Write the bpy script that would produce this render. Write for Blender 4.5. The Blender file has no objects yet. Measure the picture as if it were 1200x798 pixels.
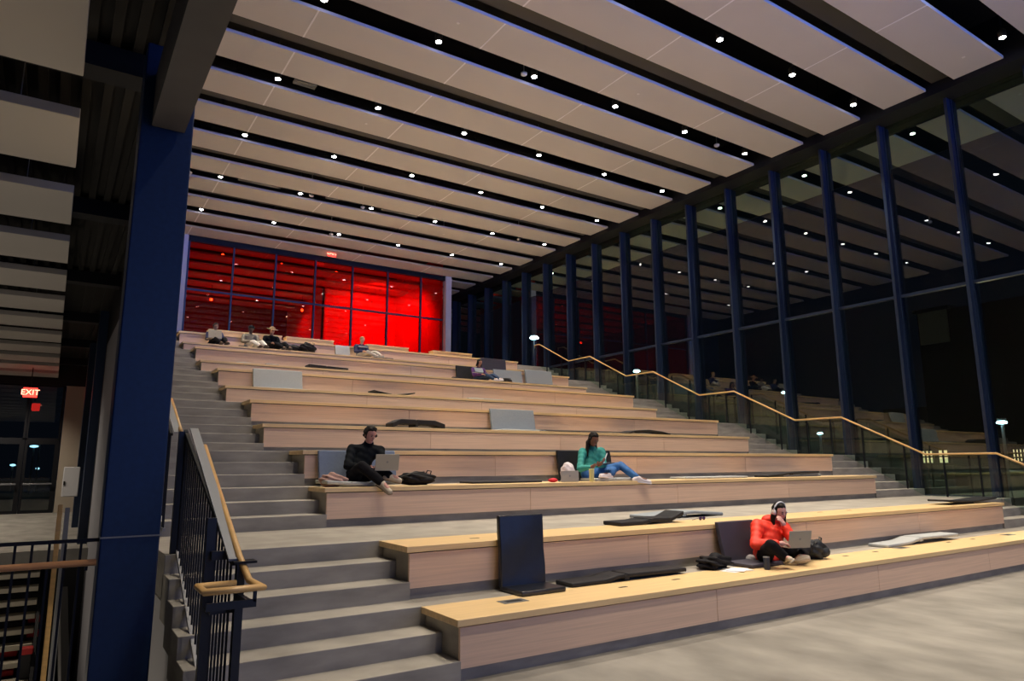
import bpy, bmesh, math, random
from mathutils import Vector, Matrix
random.seed(7)
PI = math.pi
S = bpy.context.scene
COL = S.collection

# ------------------------------------------------------------------ camera
YAW, PIT, ROL, FPX, ZC = 0.5816873, 0.1780763, -0.0048353, 810.024, 1.77968
_fw = Vector((math.sin(YAW)*math.cos(PIT), math.cos(YAW)*math.cos(PIT), math.sin(PIT)))
_r = Vector((math.cos(YAW), -math.sin(YAW), 0)); _u = _r.cross(_fw)
CR = math.cos(ROL)*_r + math.sin(ROL)*_u
CU = -math.sin(ROL)*_r + math.cos(ROL)*_u
cam_d = bpy.data.cameras.new('camera'); cam = bpy.data.objects.new('camera', cam_d); COL.objects.link(cam)
cam_d.sensor_width = 36; cam_d.lens = FPX*36/1200; cam_d.clip_end = 300
M = Matrix((CR, CU, -_fw)).transposed().to_4x4(); M.translation = Vector((0, 0, ZC)); cam.matrix_world = M
S.camera = cam

def at(px, py, x=None, y=None, z=None):
    """measured photo point -> world point on a known plane of the building"""
    d = _fw + (px-600)/FPX*CR - (py-399)/FPX*CU
    if x is not None: t = x/d.x
    elif y is not None: t = y/d.y
    else: t = (z-ZC)/d.z
    return Vector((d.x*t, d.y*t, d.z*t+ZC))

# ------------------------------------------------------------------ materials
def mat(name, col, rough=.6, metal=0, noise=None, bump=0, emit=None, spec=.5, vary=0, coat=0):
    m = bpy.data.materials.new(name); m.use_nodes = True
    nt = m.node_tree; b = nt.nodes['Principled BSDF']
    b.inputs['Base Color'].default_value = (*col, 1); b.inputs['Roughness'].default_value = rough
    b.inputs['Metallic'].default_value = metal; b.inputs['Specular IOR Level'].default_value = spec
    b.inputs['Coat Weight'].default_value = coat
    if emit:
        b.inputs['Emission Color'].default_value = (*emit[0], 1); b.inputs['Emission Strength'].default_value = emit[1]
    last = None
    if noise:   # (scale vec, amount, detail)
        tc = nt.nodes.new('ShaderNodeTexCoord'); mp = nt.nodes.new('ShaderNodeMapping')
        mp.inputs['Scale'].default_value = noise[0]
        geo = nt.nodes.new('ShaderNodeNewGeometry'); nt.links.new(geo.outputs['Position'], mp.inputs['Vector'])
        n = nt.nodes.new('ShaderNodeTexNoise'); n.inputs['Scale'].default_value = 1; n.inputs['Detail'].default_value = noise[2] if len(noise) > 2 else 6
        nt.links.new(mp.outputs[0], n.inputs['Vector'])
        rp = nt.nodes.new('ShaderNodeValToRGB'); a = noise[1]
        rp.color_ramp.elements[0].position = .3; rp.color_ramp.elements[1].position = .7
        rp.color_ramp.elements[0].color = (*[c*(1-a) for c in col], 1); rp.color_ramp.elements[1].color = (*[min(1, c*(1+a)) for c in col], 1)
        nt.links.new(n.outputs['Fac'], rp.inputs[0]); last = rp.outputs[0]
        if bump:
            bp = nt.nodes.new('ShaderNodeBump'); bp.inputs['Strength'].default_value = bump; bp.inputs['Distance'].default_value = .01
            nt.links.new(n.outputs['Fac'], bp.inputs['Height']); nt.links.new(bp.outputs[0], b.inputs['Normal'])
    if vary:
        oi = nt.nodes.new('ShaderNodeObjectInfo'); hs = nt.nodes.new('ShaderNodeHueSaturation')
        mr = nt.nodes.new('ShaderNodeMapRange'); mr.inputs['To Min'].default_value = 1-vary; mr.inputs['To Max'].default_value = 1+vary
        nt.links.new(oi.outputs['Random'], mr.inputs['Value']); nt.links.new(mr.outputs[0], hs.inputs['Value'])
        if last: nt.links.new(last, hs.inputs['Color'])
        else: hs.inputs['Color'].default_value = (*col, 1)
        last = hs.outputs[0]
    if last: nt.links.new(last, b.inputs['Base Color'])
    return m

def glass(name, tint, r0, refl=(1, 1, 1), rough=.0, haze=0, hazecol=(.3, .35, .3)):
    m = bpy.data.materials.new(name); m.use_nodes = True; nt = m.node_tree; nt.nodes.clear()
    out = nt.nodes.new('ShaderNodeOutputMaterial'); mix = nt.nodes.new('ShaderNodeMixShader')
    tr = nt.nodes.new('ShaderNodeBsdfTransparent'); tr.inputs[0].default_value = (*tint, 1)
    gl = nt.nodes.new('ShaderNodeBsdfGlossy'); gl.inputs['Color'].default_value = (*refl, 1); gl.inputs['Roughness'].default_value = rough
    geo = nt.nodes.new('ShaderNodeNewGeometry'); dot = nt.nodes.new('ShaderNodeVectorMath'); dot.operation = 'DOT_PRODUCT'
    nt.links.new(geo.outputs['Incoming'], dot.inputs[0]); nt.links.new(geo.outputs['Normal'], dot.inputs[1])
    ab = nt.nodes.new('ShaderNodeMath'); ab.operation = 'ABSOLUTE'; nt.links.new(dot.outputs['Value'], ab.inputs[0])
    om = nt.nodes.new('ShaderNodeMath'); om.operation = 'SUBTRACT'; om.inputs[0].default_value = 1; nt.links.new(ab.outputs[0], om.inputs[1])
    pw = nt.nodes.new('ShaderNodeMath'); pw.operation = 'POWER'; pw.inputs[1].default_value = 5; nt.links.new(om.outputs[0], pw.inputs[0])
    ml = nt.nodes.new('ShaderNodeMath'); ml.operation = 'MULTIPLY_ADD'; ml.inputs[1].default_value = 1-r0; ml.inputs[2].default_value = r0
    nt.links.new(pw.outputs[0], ml.inputs[0]); nt.links.new(ml.outputs[0], mix.inputs[0])
    src = tr
    if haze:
        df = nt.nodes.new('ShaderNodeBsdfDiffuse'); df.inputs[0].default_value = (*hazecol, 1)
        m2 = nt.nodes.new('ShaderNodeMixShader'); m2.inputs[0].default_value = haze
        nt.links.new(tr.outputs[0], m2.inputs[1]); nt.links.new(df.outputs[0], m2.inputs[2]); src = m2
    nt.links.new(src.outputs[0], mix.inputs[1]); nt.links.new(gl.outputs[0], mix.inputs[2]); nt.links.new(mix.outputs[0], out.inputs[0])
    return m

CONC = mat('concrete_step', (.33, .31, .275), .75, noise=((2.2, 2.2, 7), .22, 9), bump=.15)
FLOOR = mat('concrete_floor', (.235, .225, .205), .58, noise=((2.0, 1.1, 1.3), .30, 12), bump=.05)
WOODTOP = mat('oak_top', (.80, .58, .30), .38, noise=((1.2, 26, 26), .10, 5), vary=.03)
WOODF = mat('oak_panel', (.79, .56, .41), .5, noise=((1.0, 20, 55), .09, 5), vary=.05)
RAILW = mat('oak_rail', (.72, .45, .18), .35, noise=((3, 3, 30), .10, 4))
RAILW2 = mat('oak_rail_red', (.55, .27, .12), .35, noise=((3, 30, 30), .10, 4))
PANEL = mat('acoustic_white', (.57, .535, .50), .9, noise=((.6, .6, .6), .02, 3))
PSEAM = mat('panel_seam', (.85, .83, .82), .9)
BLACK = mat('black_deck', (.004, .004, .0045), .95)
DECK = mat('corrugated_deck', (.007, .006, .005), .8)
BEAM = mat('grey_beam', (.05, .048, .05), .6)
BEAML = mat('charcoal_beam', (.075, .072, .078), .6, noise=((3, 3, 3), .1))
NAVY = mat('navy_steel', (.006, .028, .10), .45, noise=((20, 20, 20), .12), spec=.4)
NAVY2 = mat('navy_mullion', (.014, .028, .070), .4)
DARKM = mat('dark_steel', (.006, .007, .011), .6, spec=.3)
GREYM = mat('grey_steel_plate', (.24, .25, .27), .5)
ALU = mat('aluminium_trim', (.32, .33, .36), .35, metal=.6)
WHITEP = mat('white_paint', (.62, .62, .66), .6)
BEIGE = mat('beige_wall', (.50, .44, .36), .7)
GREYW = mat('grey_wall', (.30, .30, .34), .7)
DARKW = mat('dark_wall', (.010, .010, .012), .7)
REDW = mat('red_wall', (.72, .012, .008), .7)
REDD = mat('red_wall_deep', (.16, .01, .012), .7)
GLASS = glass('window_glass', (.80, .84, .82), .055)
GLASSL = glass('lower_window_glass', (.80, .84, .80), .10, refl=(.9, 1, .93))
FRIT = glass('coated_glass', (.55, .66, .58), .25, refl=(.82, 1, .86))
REDG = glass('red_glass', (.80, .15, .10), .030)
GUARDG = glass('guard_glass', (.84, .93, .90), .03)
LENS = mat('lamp_lens', (1, 1, 1), .5, emit=((1, .97, .92), 45))
LENSR = mat('orange_lens', (1, .6, .2), .5, emit=((1, .45, .12), 20))
HOUS = mat('lamp_housing', (.02, .02, .02), .5)
SENS = mat('sensor_white', (.75, .72, .70), .5)
EXITR = mat('exit_red', (.9, .02, .02), .5, emit=((1, .03, .02), 4.5))
EXITB = mat('exit_letters', (.95, .4, .3), .5, emit=((1, .25, .15), 6))
PADG = mat('pad_grey', (.26, .30, .345), .75, noise=((40, 40, 40), .06), bump=.1)
PADL = mat('pad_light_grey', (.40, .43, .45), .75, noise=((40, 40, 40), .05))
PADB = mat('pad_blue_grey', (.17, .22, .33), .75, noise=((40, 40, 40), .06))
LEATH = mat('black_leather', (.012, .014, .020), .28, spec=.6, noise=((9, 9, 9), .2), bump=.25)
PADD = mat('pad_charcoal', (.014, .015, .020), .6, spec=.3, noise=((20, 20, 20), .15), bump=.2)
PADV = mat('pad_dark_violet', (.045, .042, .065), .6)
SLOT = mat('socket_black', (.01, .01, .01), .5)
PLATE = mat('socket_plate', (.22, .23, .24), .4, metal=.5)

# ------------------------------------------------------------------ mesh helpers
def box(bm, x0, x1, y0, y1, z0, z1):
    v = [bm.verts.new(p) for p in ((x0,y0,z0),(x1,y0,z0),(x1,y1,z0),(x0,y1,z0),(x0,y0,z1),(x1,y0,z1),(x1,y1,z1),(x0,y1,z1))]
    for f in ((0,3,2,1),(4,5,6,7),(0,1,5,4),(1,2,6,5),(2,3,7,6),(3,0,4,7)): bm.faces.new([v[i] for i in f])
    return v
def obox(bm, a, b, w, h, up=Vector((0,0,1))):
    """bar of width w (sideways) and height h (along up) between points a and b"""
    a, b = Vector(a), Vector(b); d = (b-a).normalized(); s = d.cross(up)
    s = Vector((1,0,0)) if s.length < 1e-4 else s.normalized(); u = s.cross(d).normalized()
    vs = [bm.verts.new(q + s*i*w/2 + u*j*h/2) for q in (a, b) for i, j in ((-1,-1),(1,-1),(1,1),(-1,1))]
    for f in ((0,1,2,3),(7,6,5,4),(0,4,5,1),(1,5,6,2),(2,6,7,3),(3,7,4,0)): bm.faces.new([vs[i] for i in f])
def tube(bm, pts, r, n=8, r_end=None):
    """swept round bar along a polyline with mitred corners"""
    pts = [Vector(p) for p in pts]; rings = []
    N = len(pts)
    for i, p in enumerate(pts):
        d1 = (pts[i]-pts[i-1]).normalized() if i else (pts[1]-pts[0]).normalized()
        d2 = (pts[i+1]-pts[i]).normalized() if i < N-1 else d1
        d = (d1+d2).normalized(); ref = Vector((0,0,1)) if abs(d.z) < .9 else Vector((1,0,0))
        s = d.cross(ref).normalized(); u = s.cross(d)
        rr = r if r_end is None else r+(r_end-r)*i/(N-1)
        k = 1/max(.5, d.dot(d2))
        rings.append([bm.verts.new(p + (s*math.cos(t)*k + u*math.sin(t))*rr) for t in [2*PI*j/n for j in range(n)]])
    for A, B in zip(rings, rings[1:]):
        for j in range(n): bm.faces.new((A[j], A[(j+1)%n], B[(j+1)%n], B[j]))
    bm.faces.new(rings[0][::-1]); bm.faces.new(rings[-1])
def disc_cyl(bm, c, r, h, n=20, r2=None):
    c = Vector(c); r2 = r if r2 is None else r2
    A = [bm.verts.new(c+Vector((r*math.cos(2*PI*j/n), r*math.sin(2*PI*j/n), 0))) for j in range(n)]
    B = [bm.verts.new(c+Vector((r2*math.cos(2*PI*j/n), r2*math.sin(2*PI*j/n), h))) for j in range(n)]
    for j in range(n): bm.faces.new((A[j], A[(j+1)%n], B[(j+1)%n], B[j]))
    bm.faces.new(A[::-1]); bm.faces.new(B)
def lathe(bm, c, prof, n=20):
    c = Vector(c); rings = [[bm.verts.new(c+Vector((r*math.cos(2*PI*j/n), r*math.sin(2*PI*j/n), z))) for j in range(n)] for r, z in prof]
    for A, B in zip(rings, rings[1:]):
        for j in range(n): bm.faces.new((A[j], A[(j+1)%n], B[(j+1)%n], B[j]))
    bm.faces.new(rings[0][::-1]); bm.faces.new(rings[-1])
def ball(bm, c, rx, ry, rz, sub=3, fn=None, rot=None):
    g = bmesh.ops.create_icosphere(bm, subdivisions=sub, radius=1)
    for v in g['verts']:
        p = Vector((v.co.x*rx, v.co.y*ry, v.co.z*rz))
        if fn: p = fn(p, v.co.copy())
        if rot: p = rot @ p
        v.co = p + Vector(c)
    return g['verts']
def prism_x(bm, prof, x0, x1):
    """(y,z) outline extruded along x"""
    A = [bm.verts.new((x0, y, z)) for y, z in prof]; B = [bm.verts.new((x1, y, z)) for y, z in prof]; n = len(prof)
    for j in range(n): bm.faces.new((A[j], A[(j+1)%n], B[(j+1)%n], B[j]))
    bm.faces.new(A[::-1]); bm.faces.new(B)
def obj(name, bm, m, parent=None, smooth=False, bevel=0, loc=None):
    bmesh.ops.recalc_face_normals(bm, faces=bm.faces)
    me = bpy.data.meshes.new(name); bm.to_mesh(me); bm.free()
    o = bpy.data.objects.new(name, me); COL.objects.link(o)
    if isinstance(m, (list, tuple)):
        for q in m: me.materials.append(q)
    else: me.materials.append(m)
    if parent is not None:
        o.parent = parent; o.matrix_parent_inverse = Matrix.Translation(-parent.location)
    if smooth:
        for p in me.polygons: p.use_smooth = True
    if bevel:
        b = o.modifiers.new('bevel', 'BEVEL'); b.width = bevel; b.segments = 3; b.limit_method = 'ANGLE'
        for p in me.polygons: p.use_smooth = True
        if hasattr(me, 'set_sharp_from_angle'): me.set_sharp_from_angle(angle=.7)
    return o
def B(*boxes):
    bm = bmesh.new()
    for b in boxes: box(bm, *b)
    return bm
def tag(o, label=None, cat=None, group=None, kind=None):
    if label: o['label'] = label
    if cat: o['category'] = cat
    if group: o['group'] = group
    if kind: o['kind'] = kind
    return o
def empty(name, loc, label=None, cat=None, group=None, kind=None):
    o = bpy.data.objects.new(name, None); COL.objects.link(o); o.location = loc; o.empty_display_size = .1
    return tag(o, label, cat, group, kind)
ORD = 'first second third fourth fifth sixth seventh eighth ninth tenth eleventh twelfth thirteenth fourteenth fifteenth sixteenth seventeenth eighteenth nineteenth twentieth twenty-first twenty-second twenty-third twenty-fourth twenty-fifth'.split()

# ------------------------------------------------------------------ dimensions
XL, XR = 3.0, 15.82                       # bench ends
XS = .93                                  # outer edge of the left stairs
XG = 17.40                                # right edge of the right stairs / glass guard
XW = 18.05                                # window wall glass
PER = 3.424
Y1, SP, LG = 5.389, 1.025, 2.518
YF = [0] + [Y1+SP*((k-1) % 2)+(0 if k < 3 else SP+LG+PER*((k-3)//2)) for k in range(1, 13)]
HC = 10.91                                # underside of the hall's ceiling panels
YB = 29.4                                 # back glass wall
T = .3405

# ------------------------------------------------------------------ floor, platform, stairs
tag(obj('floor', B((XS, 40, -14, Y1+.06, -.3, 0), (-6, XS, -14, 6.5, -.3, 0)), FLOOR), 'polished grey concrete floor in front of the benches', kind='structure')
tag(obj('floor', B((-6, XS-.02, 18.6, 34, -.3, 0)), FLOOR), 'glossy grey floor of the side lobby before the glass doors', kind='structure')
tag(obj('floor', B((XS, XG+.6, 24.7, 44, 5.7, 5.998)), FLOOR), 'upper landing floor behind the top bench', kind='structure')
plat = empty('concrete_platform', (XL, Y1, 0), 'stepped grey concrete platform carrying all the wooden bench rows', 'platform')
for k in range(1, 13):
    y0 = YF[k]; y1 = YF[k+1] if k < 12 else 24.6
    z = .5*k
    bm = B((XL+.02, XR-.02, y0+.035, y0+.67, z-.56, z-.062), (XL+.02, XR-.02, y0+.67, y1+.04, z-.56, z-.001))
    obj('tier', bm, CONC, plat, bevel=.006)
def stairs(name, label, x0, x1, deep, parts):
    st = empty(name, (x0, Y1, 0), label, 'stairs')
    for g in range(6):
        ys = Y1 if g == 0 else YF[3]+PER*(g-1)
        ye = YF[3] if g == 0 else YF[3]+PER*g
        if g == 5: ye = 24.9
        for i in range(6):
            z = g+(i+1)/6; ya = ys+T*i; yb = ys+T*(i+1) if i < 5 else ye
            bm = B((x0, x1, ya, yb+(.05 if i < 5 else 0.0), z-.1667-deep, z))
            obj('landing' if i == 5 and g < 5 else 'step', bm, CONC, st, bevel=.006)
    return st
stairs('concrete_stairs', 'grey concrete stairs climbing along the left ends of the benches', XS, XL+.02, .22, 1)
stairs('concrete_stairs', 'grey concrete stairs climbing between the benches and the window wall', XR-.02, XG+.55, .3, 1)
# wall that carries the left stairs, seen from the side lobby
bm = bmesh.new()
pr = [(Y1+.1, -3.6), (Y1+.1, -.3)]
for g in range(6):
    ys = Y1 if g == 0 else YF[3]+PER*(g-1)
    pr += [(ys+.35, g-.15-.1), (ys+T*6, g+1-.45)]
    if g < 5: pr += [(YF[3]+PER*g+.2, g+1-.45)]
pr += [(30, 5.5), (30, -3.6)]
prism_x(bm, pr, XS+.04, XS+.2)
tag(obj('wall_left', bm, WHITEP), 'pale wall under the left stairs', kind='structure')

# ------------------------------------------------------------------ benches
bench_notes = {1: 'lowest long oak bench, the one nearest the concrete floor', 2: 'second long oak bench from the floor, with the wide landing behind it',
 3: 'third long oak bench from the floor, where the person in black sits', 4: 'fourth long oak bench from the floor, with an empty top',
 5: 'fifth long oak bench from the floor, carrying a propped blue grey pad', 6: 'sixth long oak bench from the floor, empty above the propped grey pad row',
 7: 'seventh long oak bench from the floor, with a wide pale pad propped at left', 8: 'eighth long oak bench from the floor, just below the row of the person in purple',
 9: 'ninth long oak bench from the floor, where the person in purple sits', 10: 'tenth long oak bench from the floor, just below the four people at the top',
 11: 'eleventh long oak bench from the floor, where four people sit near the top', 12: 'topmost oak bench row, forming the backrest of the four people'}
joints = [3.0, 6.2, 9.4, 12.6, 15.82]
for k in range(1, 13):
    y = YF[k]; z = .5*k
    e = empty('wooden_bench', (XL, y, z-.5), bench_notes[k], 'bench', 'long oak bench rows of the seating steps')
    obj('seat', B((XL-.03, XR+.02, y-.025, y+.67, z-.058, z)), WOODTOP, e, bevel=.004)
    bm = bmesh.new()
    for a, b in zip(joints, joints[1:]):
        sh = (0, .35, -.3, .1, -.15)[(k*3) % 5] if a != 3.0 and b != 15.82 else 0
        box_y = (a+.003 if a > 3 else a+.01, b-.003 if b < 15.8 else b-.01)
        obj('front_panel', B((box_y[0], box_y[1], y+.002, y+.034, z-.398, z-.070)), WOODF, e, bevel=.002)
    bm.free()
    obj('reveal', B((XL+.012, XR-.012, y+.02, y+.05, z-.073, z-.056)), DARKW, e)
# sockets let into the tops
def sock(k, pts, plates=()):
    par = [o for o in COL.objects if o.name.startswith('wooden_bench') and abs(o.location.y-YF[k]) < .01][0]
    for px, py in pts:
        p = at(px, py, z=.5*k); obj('cable_slot', B((p.x-.055, p.x+.055, p.y-.02, p.y+.02, .5*k-.004, .5*k+.002)), SLOT, par)
    for px, py in plates:
        p = at(px, py, z=.5*k); o = obj('socket_plate', B((p.x-.14, p.x+.14, p.y-.075, p.y+.075, .5*k-.004, .5*k+.003)), PLATE, par)
        obj('socket_hole', B((p.x-.08, p.x+.09, p.y-.03, p.y+.03, .5*k, .5*k+.005)), SLOT, o)
sock(1, [(730, 688), (792, 679), (991, 651.5), (1026, 646.5), (1112, 635.3), (1140, 631.7)], [(601, 704.5), (1056, 642), (1181, 626.6)])
sock(2, [(556, 630.7), (961, 600.2), (995, 598), ])

# blocks on the topmost bench
for i, (a, b) in enumerate(((244, 329), (335, 390), (430, 478), (507, 552))):
    xa = at(a, 395, y=YF[12]+.2).x; xb = at(b, 408, y=YF[12]+.2).x
    e = empty('wooden_back_block', (xa, YF[12]+.1, 6), 'pale oak back block on the topmost bench, %s of four from the left' % ORD[i], 'bench back', 'oak back blocks along the topmost bench')
    obj('body', B((xa, xb, YF[12]+.14, YF[12]+.5, 6.0, 6.13)), WOODTOP, e, bevel=.004)
    obj('top', B((xa-.01, xb+.01, YF[12]+.12, YF[12]+.52, 6.13, 6.17)), WOODTOP, e, bevel=.004)

# ------------------------------------------------------------------ ceiling of the hall
tag(obj('ceiling', B((XS-.1, 19, -14, 46, 12.0, 12.3))  , BLACK), 'black roof deck above the white slat panels', kind='structure')
AY, BY = 7.59, 9.30
n = 0
for k in range(-2, 11):
    for y0 in (AY, BY):
        y = y0+PER*k
        if y < 1.5 or y > 41: continue
        xe = 17.43 if y < 28 or True else 15
        e = empty('ceiling_panel', (1.0, y, HC), 'long white ceiling slat panel of the hall, %s one counted from the camera' % ORD[n], 'ceiling panel', 'long white slat panels under the hall roof')
        obj('board', B((1.0, xe, y, y+1.07, HC, HC+.075)), PANEL, e, bevel=.01)
        for j in range(4):
            x = 3.70+PER*j
            obj('seam', B((x-.018, x+.018, y+.005, y+1.065, HC-.002, HC+.01)), PSEAM, e)
        obj('hanger', B((2.9, 2.92, y+.5, y+.52, HC+.07, 12.0), (9.7, 9.72, y+.5, y+.52, HC+.07, 12.0), (16.4, 16.42, y+.5, y+.52, HC+.07, 12.0)), DARKM, e)
        n += 1
n = 0
for k in range(-1, 9):
    y = 7.24+PER*k
    if y > 33: continue
    bm = B((1.0, 17.6, y-.2, y+.2, HC+.14, HC+.18), (1.0, 17.6, y-.03, y+.03, HC+.18, HC+.75), (1.0, 17.6, y-.2, y+.2, HC+.75, HC+.8))
    tag(obj('ceiling_beam', bm, BEAM), 'dark grey steel roof beam between slat panels, %s one counted from the camera' % ORD[n], 'beam', 'steel roof beams of the hall'); n += 1
# recessed spotlights
lights = []
def downlight(x, y, label, group, z=HC+.06, lens=LENS, r=.062):
    e = empty('downlight', (x, y, z), label, 'ceiling light', group)
    bm = bmesh.new(); lathe(bm, (x, y, z-.01), [(r+.012, 0), (r+.02, .0), (r+.02, .16), (.04, .2), (.015, .2), (.015, 1.0)], 16); obj('housing', bm, HOUS, e, smooth=True)
    bm = bmesh.new(); disc_cyl(bm, (x, y, z-.02), r, .012, 16); obj('lens', bm, lens, e)
    return e
XLIT = [3.70, 6.27, 8.84, 11.42, 14.0, 16.58]
for k in range(-1, 6):
    y = 8.99+PER*k
    for i, x in enumerate(XLIT):
        downlight(x, y, 'round white ceiling spotlight, %s from the left in the %s lit slot from the camera' % (ORD[i], ORD[k+1]), 'round spotlights in the dark ceiling slots')
        lights.append((x, y))
for k in (-2, -3):
    for x in XLIT: lights.append((x, 8.99+PER*k))
for i, (px, py) in enumerate(((614, 87.5), (840, 171), (222, 203), (365, 230), (425, 243.5), (608, 281), (388, 275), (520, 274))):
    p = at(px, py, z=HC+.02)
    bm = bmesh.new(); lathe(bm, (p.x, p.y, p.z-.02), [(.05, 0), (.075, .02), (.08, .06), (.03, .09), (.01, .09), (.01, 1.0)], 16)
    tag(obj('ceiling_sensor', bm, SENS, smooth=True), 'small round pale ceiling sensor, the one %s' % ['nearest the camera', 'nearest the window wall', 'farthest left', 'second from the left', 'fourth from the left', 'farthest right', 'above the red exit sign', 'in the far middle'][i], 'sensor', 'sensors in the dark ceiling slots')
# small sprinkler buttons on the panels
for i, (px, py) in enumerate(((537, 27), (748, 110), (429, 145), (1129, 67))):
    p = at(px, py, z=HC)
    bm = bmesh.new(); disc_cyl(bm, (p.x, p.y, HC-.008), .035, .008, 14)
    tag(obj('sprinkler_cap', bm, SENS), 'tiny round sprinkler cap on a white slat panel, %s from the left' % ['second', 'third', 'first', 'fourth'][i], 'sprinkler cap', 'sprinkler caps in the slat panels')
# linear air slots
for i, (px0, py0, px1, py1) in enumerate(((343, 97, 369, 104), (278, 212, 329, 220), (446, 246, 487, 255), (372, 241, 386, 244))):
    a = at(px0, py0, z=HC+.12); b = at(px1, py1, z=HC+.12); ym = 8.99+PER*round((a.y-8.99)/PER)
    e = empty('air_diffuser', (a.x, ym, HC+.1), 'grey linear air diffuser in a dark ceiling slot, %s one counted from the left' % ['third', 'first', 'fourth', 'second'][i], 'air diffuser', 'linear air diffusers in the ceiling slots')
    obj('frame', B((a.x, b.x, ym-.10, ym-.06, HC+.10, HC+.16), (a.x, b.x, ym+.06, ym+.10, HC+.10, HC+.16), (a.x, b.x, ym-.015, ym+.015, HC+.10, HC+.15)), GREYM, e)

# header and far end pieces
tag(obj('trim_1', B((17.40, 18.25, -4, 44, HC-.16, 12.0)), DARKM), 'dark steel header above the window wall', kind='structure')
tag(obj('wall_right', B((18.3, 18.6, -4, 44, HC-.16, 12.2), (17.95, 18.3, -14, 3.9, -.3, 12)), DARKW), 'dark wall above and before the window wall', kind='structure')

# ------------------------------------------------------------------ window wall
n = 0
for j in range(-2, 16):
    y = 7.36+1.712*j; yn = y+1.712
    zb = 0 if y < 8.9 else max(0, math.floor((y-8.95)/PER*1.0)+0)
    zb = -.05 if y < 7 else (.9 if y < 9 else .9+math.floor((y-8.9)/PER)*1.0)
    zb = min(zb, 5.9)
    if j == -2: zb = -.05
    n += 1
    w = empty('window_%d' % n, (XW, y, zb), 'tall window bay with navy mullion, %s bay counted from the camera' % ORD[n-1], kind='structure')
    obj('mullion', B((17.80, XW+.03, y-.035, y+.035, zb, HC-.14), (XW-.07, XW+.1, y-.055, y+.055, zb, HC-.14)), NAVY2, w)
    for zt in (6.03,):
        if zt > zb+.4: obj('transom', B((XW-.07, XW+.06, y+.05, yn-.05, zt-.035, zt+.035)), NAVY2, w)
    obj('sill', B((XW-.08, XW+.08, y+.05, yn-.05, zb, zb+.12)), NAVY2, w)
    if zb < 5.5:
        obj('lower_pane', B((XW, XW+.012, y+.05, yn-.05, zb+.1, 6.0)), GLASSL, w)
    obj('upper_pane', B((XW, XW+.012, y+.05, yn-.05, max(6.06, zb+.1), 9.505)), GLASS, w)
    obj('coated_pane', B((XW, XW+.012, y+.05, yn-.05, 9.51, HC-.14)), FRIT, w)

# ------------------------------------------------------------------ glass guard with wooden rail on the right
def rail_pts(x, h, y_off=-.035):
    pts = []
    a = YF[3]-PER
    pts.append((x, Y1-.9, h)); pts.append((x, Y1-.35, h+.0))
    for g in range(6):
        ys = Y1 if g == 0 else YF[3]+PER*(g-1)
        if g: pts.append((x, ys-.35+y_off, g+h))
        pts.append((x, ys+6*T-.35+y_off, g+1+h))
    return pts
gu = empty('glass_guardrail', (XG, Y1, 0), 'glass guard with zigzag oak handrail beside the window wall stairs', 'guardrail')
rp = rail_pts(XG, .98)
rp = rp + [(XG, rp[-1][1]+.35, rp[-1][2]), (XG, rp[-1][1]+.35, rp[-1][2]-.12)]
bm = bmesh.new(); tube(bm, rp, .024, 8)
rp = rail_pts(XG, .98)
obj('handrail', bm, RAILW, gu, smooth=True)
cnt = 0
for a, b in zip(rp[1:], rp[2:]):
    L = (Vector(b)-Vector(a)).length; m = 2
    for i in range(m):
        pa = Vector(a).lerp(Vector(b), (i+.5)/m)
        # floor below this point
        zf = pa.z-.98
        bm = bmesh.new(); obox(bm, (XG+.03, pa.y, zf-.12), (XG+.03, pa.y, pa.z-.02), .045, .022, up=Vector((0,1,0))); obj('post', bm, DARKM, gu)
    va, vb = Vector(a), Vector(b)
    bm = bmesh.new()
    pr = [(va.y+.02, va.z-.10), (vb.y-.02, vb.z-.10), (vb.y-.02, vb.z-1.02), (va.y+.02, va.z-1.02)]
    prism_x(bm, pr, XG+.045, XG+.057); obj('glass_panel', bm, GUARDG, gu)

# ------------------------------------------------------------------ back glass wall and the red room
XM = [3.82, 5.53, 7.24, 8.95, 10.66, 12.37, 14.08, 15.30]
for i in range(7):
    a, b = XM[i], XM[i+1]
    w = empty('window_%d' % (20+i), (a, YB, 6), 'red glazed bay of the back wall, %s from the left' % ORD[i], kind='structure')
    obj('mullion', B((a-.03, a+.03, YB-.08, YB+.06, 6, HC-.05)), NAVY2, w)
    obj('transom', B((a+.03, b-.03, YB-.05, YB+.05, 8.70, 8.77)), NAVY2, w)
    obj('pane', B((a+.03, b-.03, YB, YB+.012, 6.0, HC-.1)), REDG, w)
obj_ = tag(obj('trim_2', B((3.75, 15.36, YB-.1, YB+.08, HC-.2, HC+.0)), DARKM), 'dark head of the red glass wall', kind='structure')
tag(obj('trim_3', B((3.53, 3.76, YB-.2, YB+.1, 5.9, HC)), WHITEP), 'white post at the left end of the red glass wall', kind='structure')
tag(obj('trim_4', B((15.36, 15.66, YB-.2, YB+.1, 5.9, HC)), WHITEP), 'white post at the right end of the red glass wall', kind='structure')
tag(obj('wall_back', B((XS, 3.53, YB-.1, YB+.1, 6, 12), (XS, XR+2, 44, 44.3, 5.5, 12)), DARKW), 'dark back wall', kind='structure')
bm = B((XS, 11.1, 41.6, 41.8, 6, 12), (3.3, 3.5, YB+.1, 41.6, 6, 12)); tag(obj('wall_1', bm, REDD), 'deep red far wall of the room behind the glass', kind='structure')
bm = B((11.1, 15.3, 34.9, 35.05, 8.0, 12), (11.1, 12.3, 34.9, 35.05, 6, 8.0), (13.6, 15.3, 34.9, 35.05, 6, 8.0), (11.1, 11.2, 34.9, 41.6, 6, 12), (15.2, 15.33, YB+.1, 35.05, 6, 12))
tag(obj('wall_2', bm, REDW), 'bright red walls at the right of the room behind the glass', kind='structure')
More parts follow.
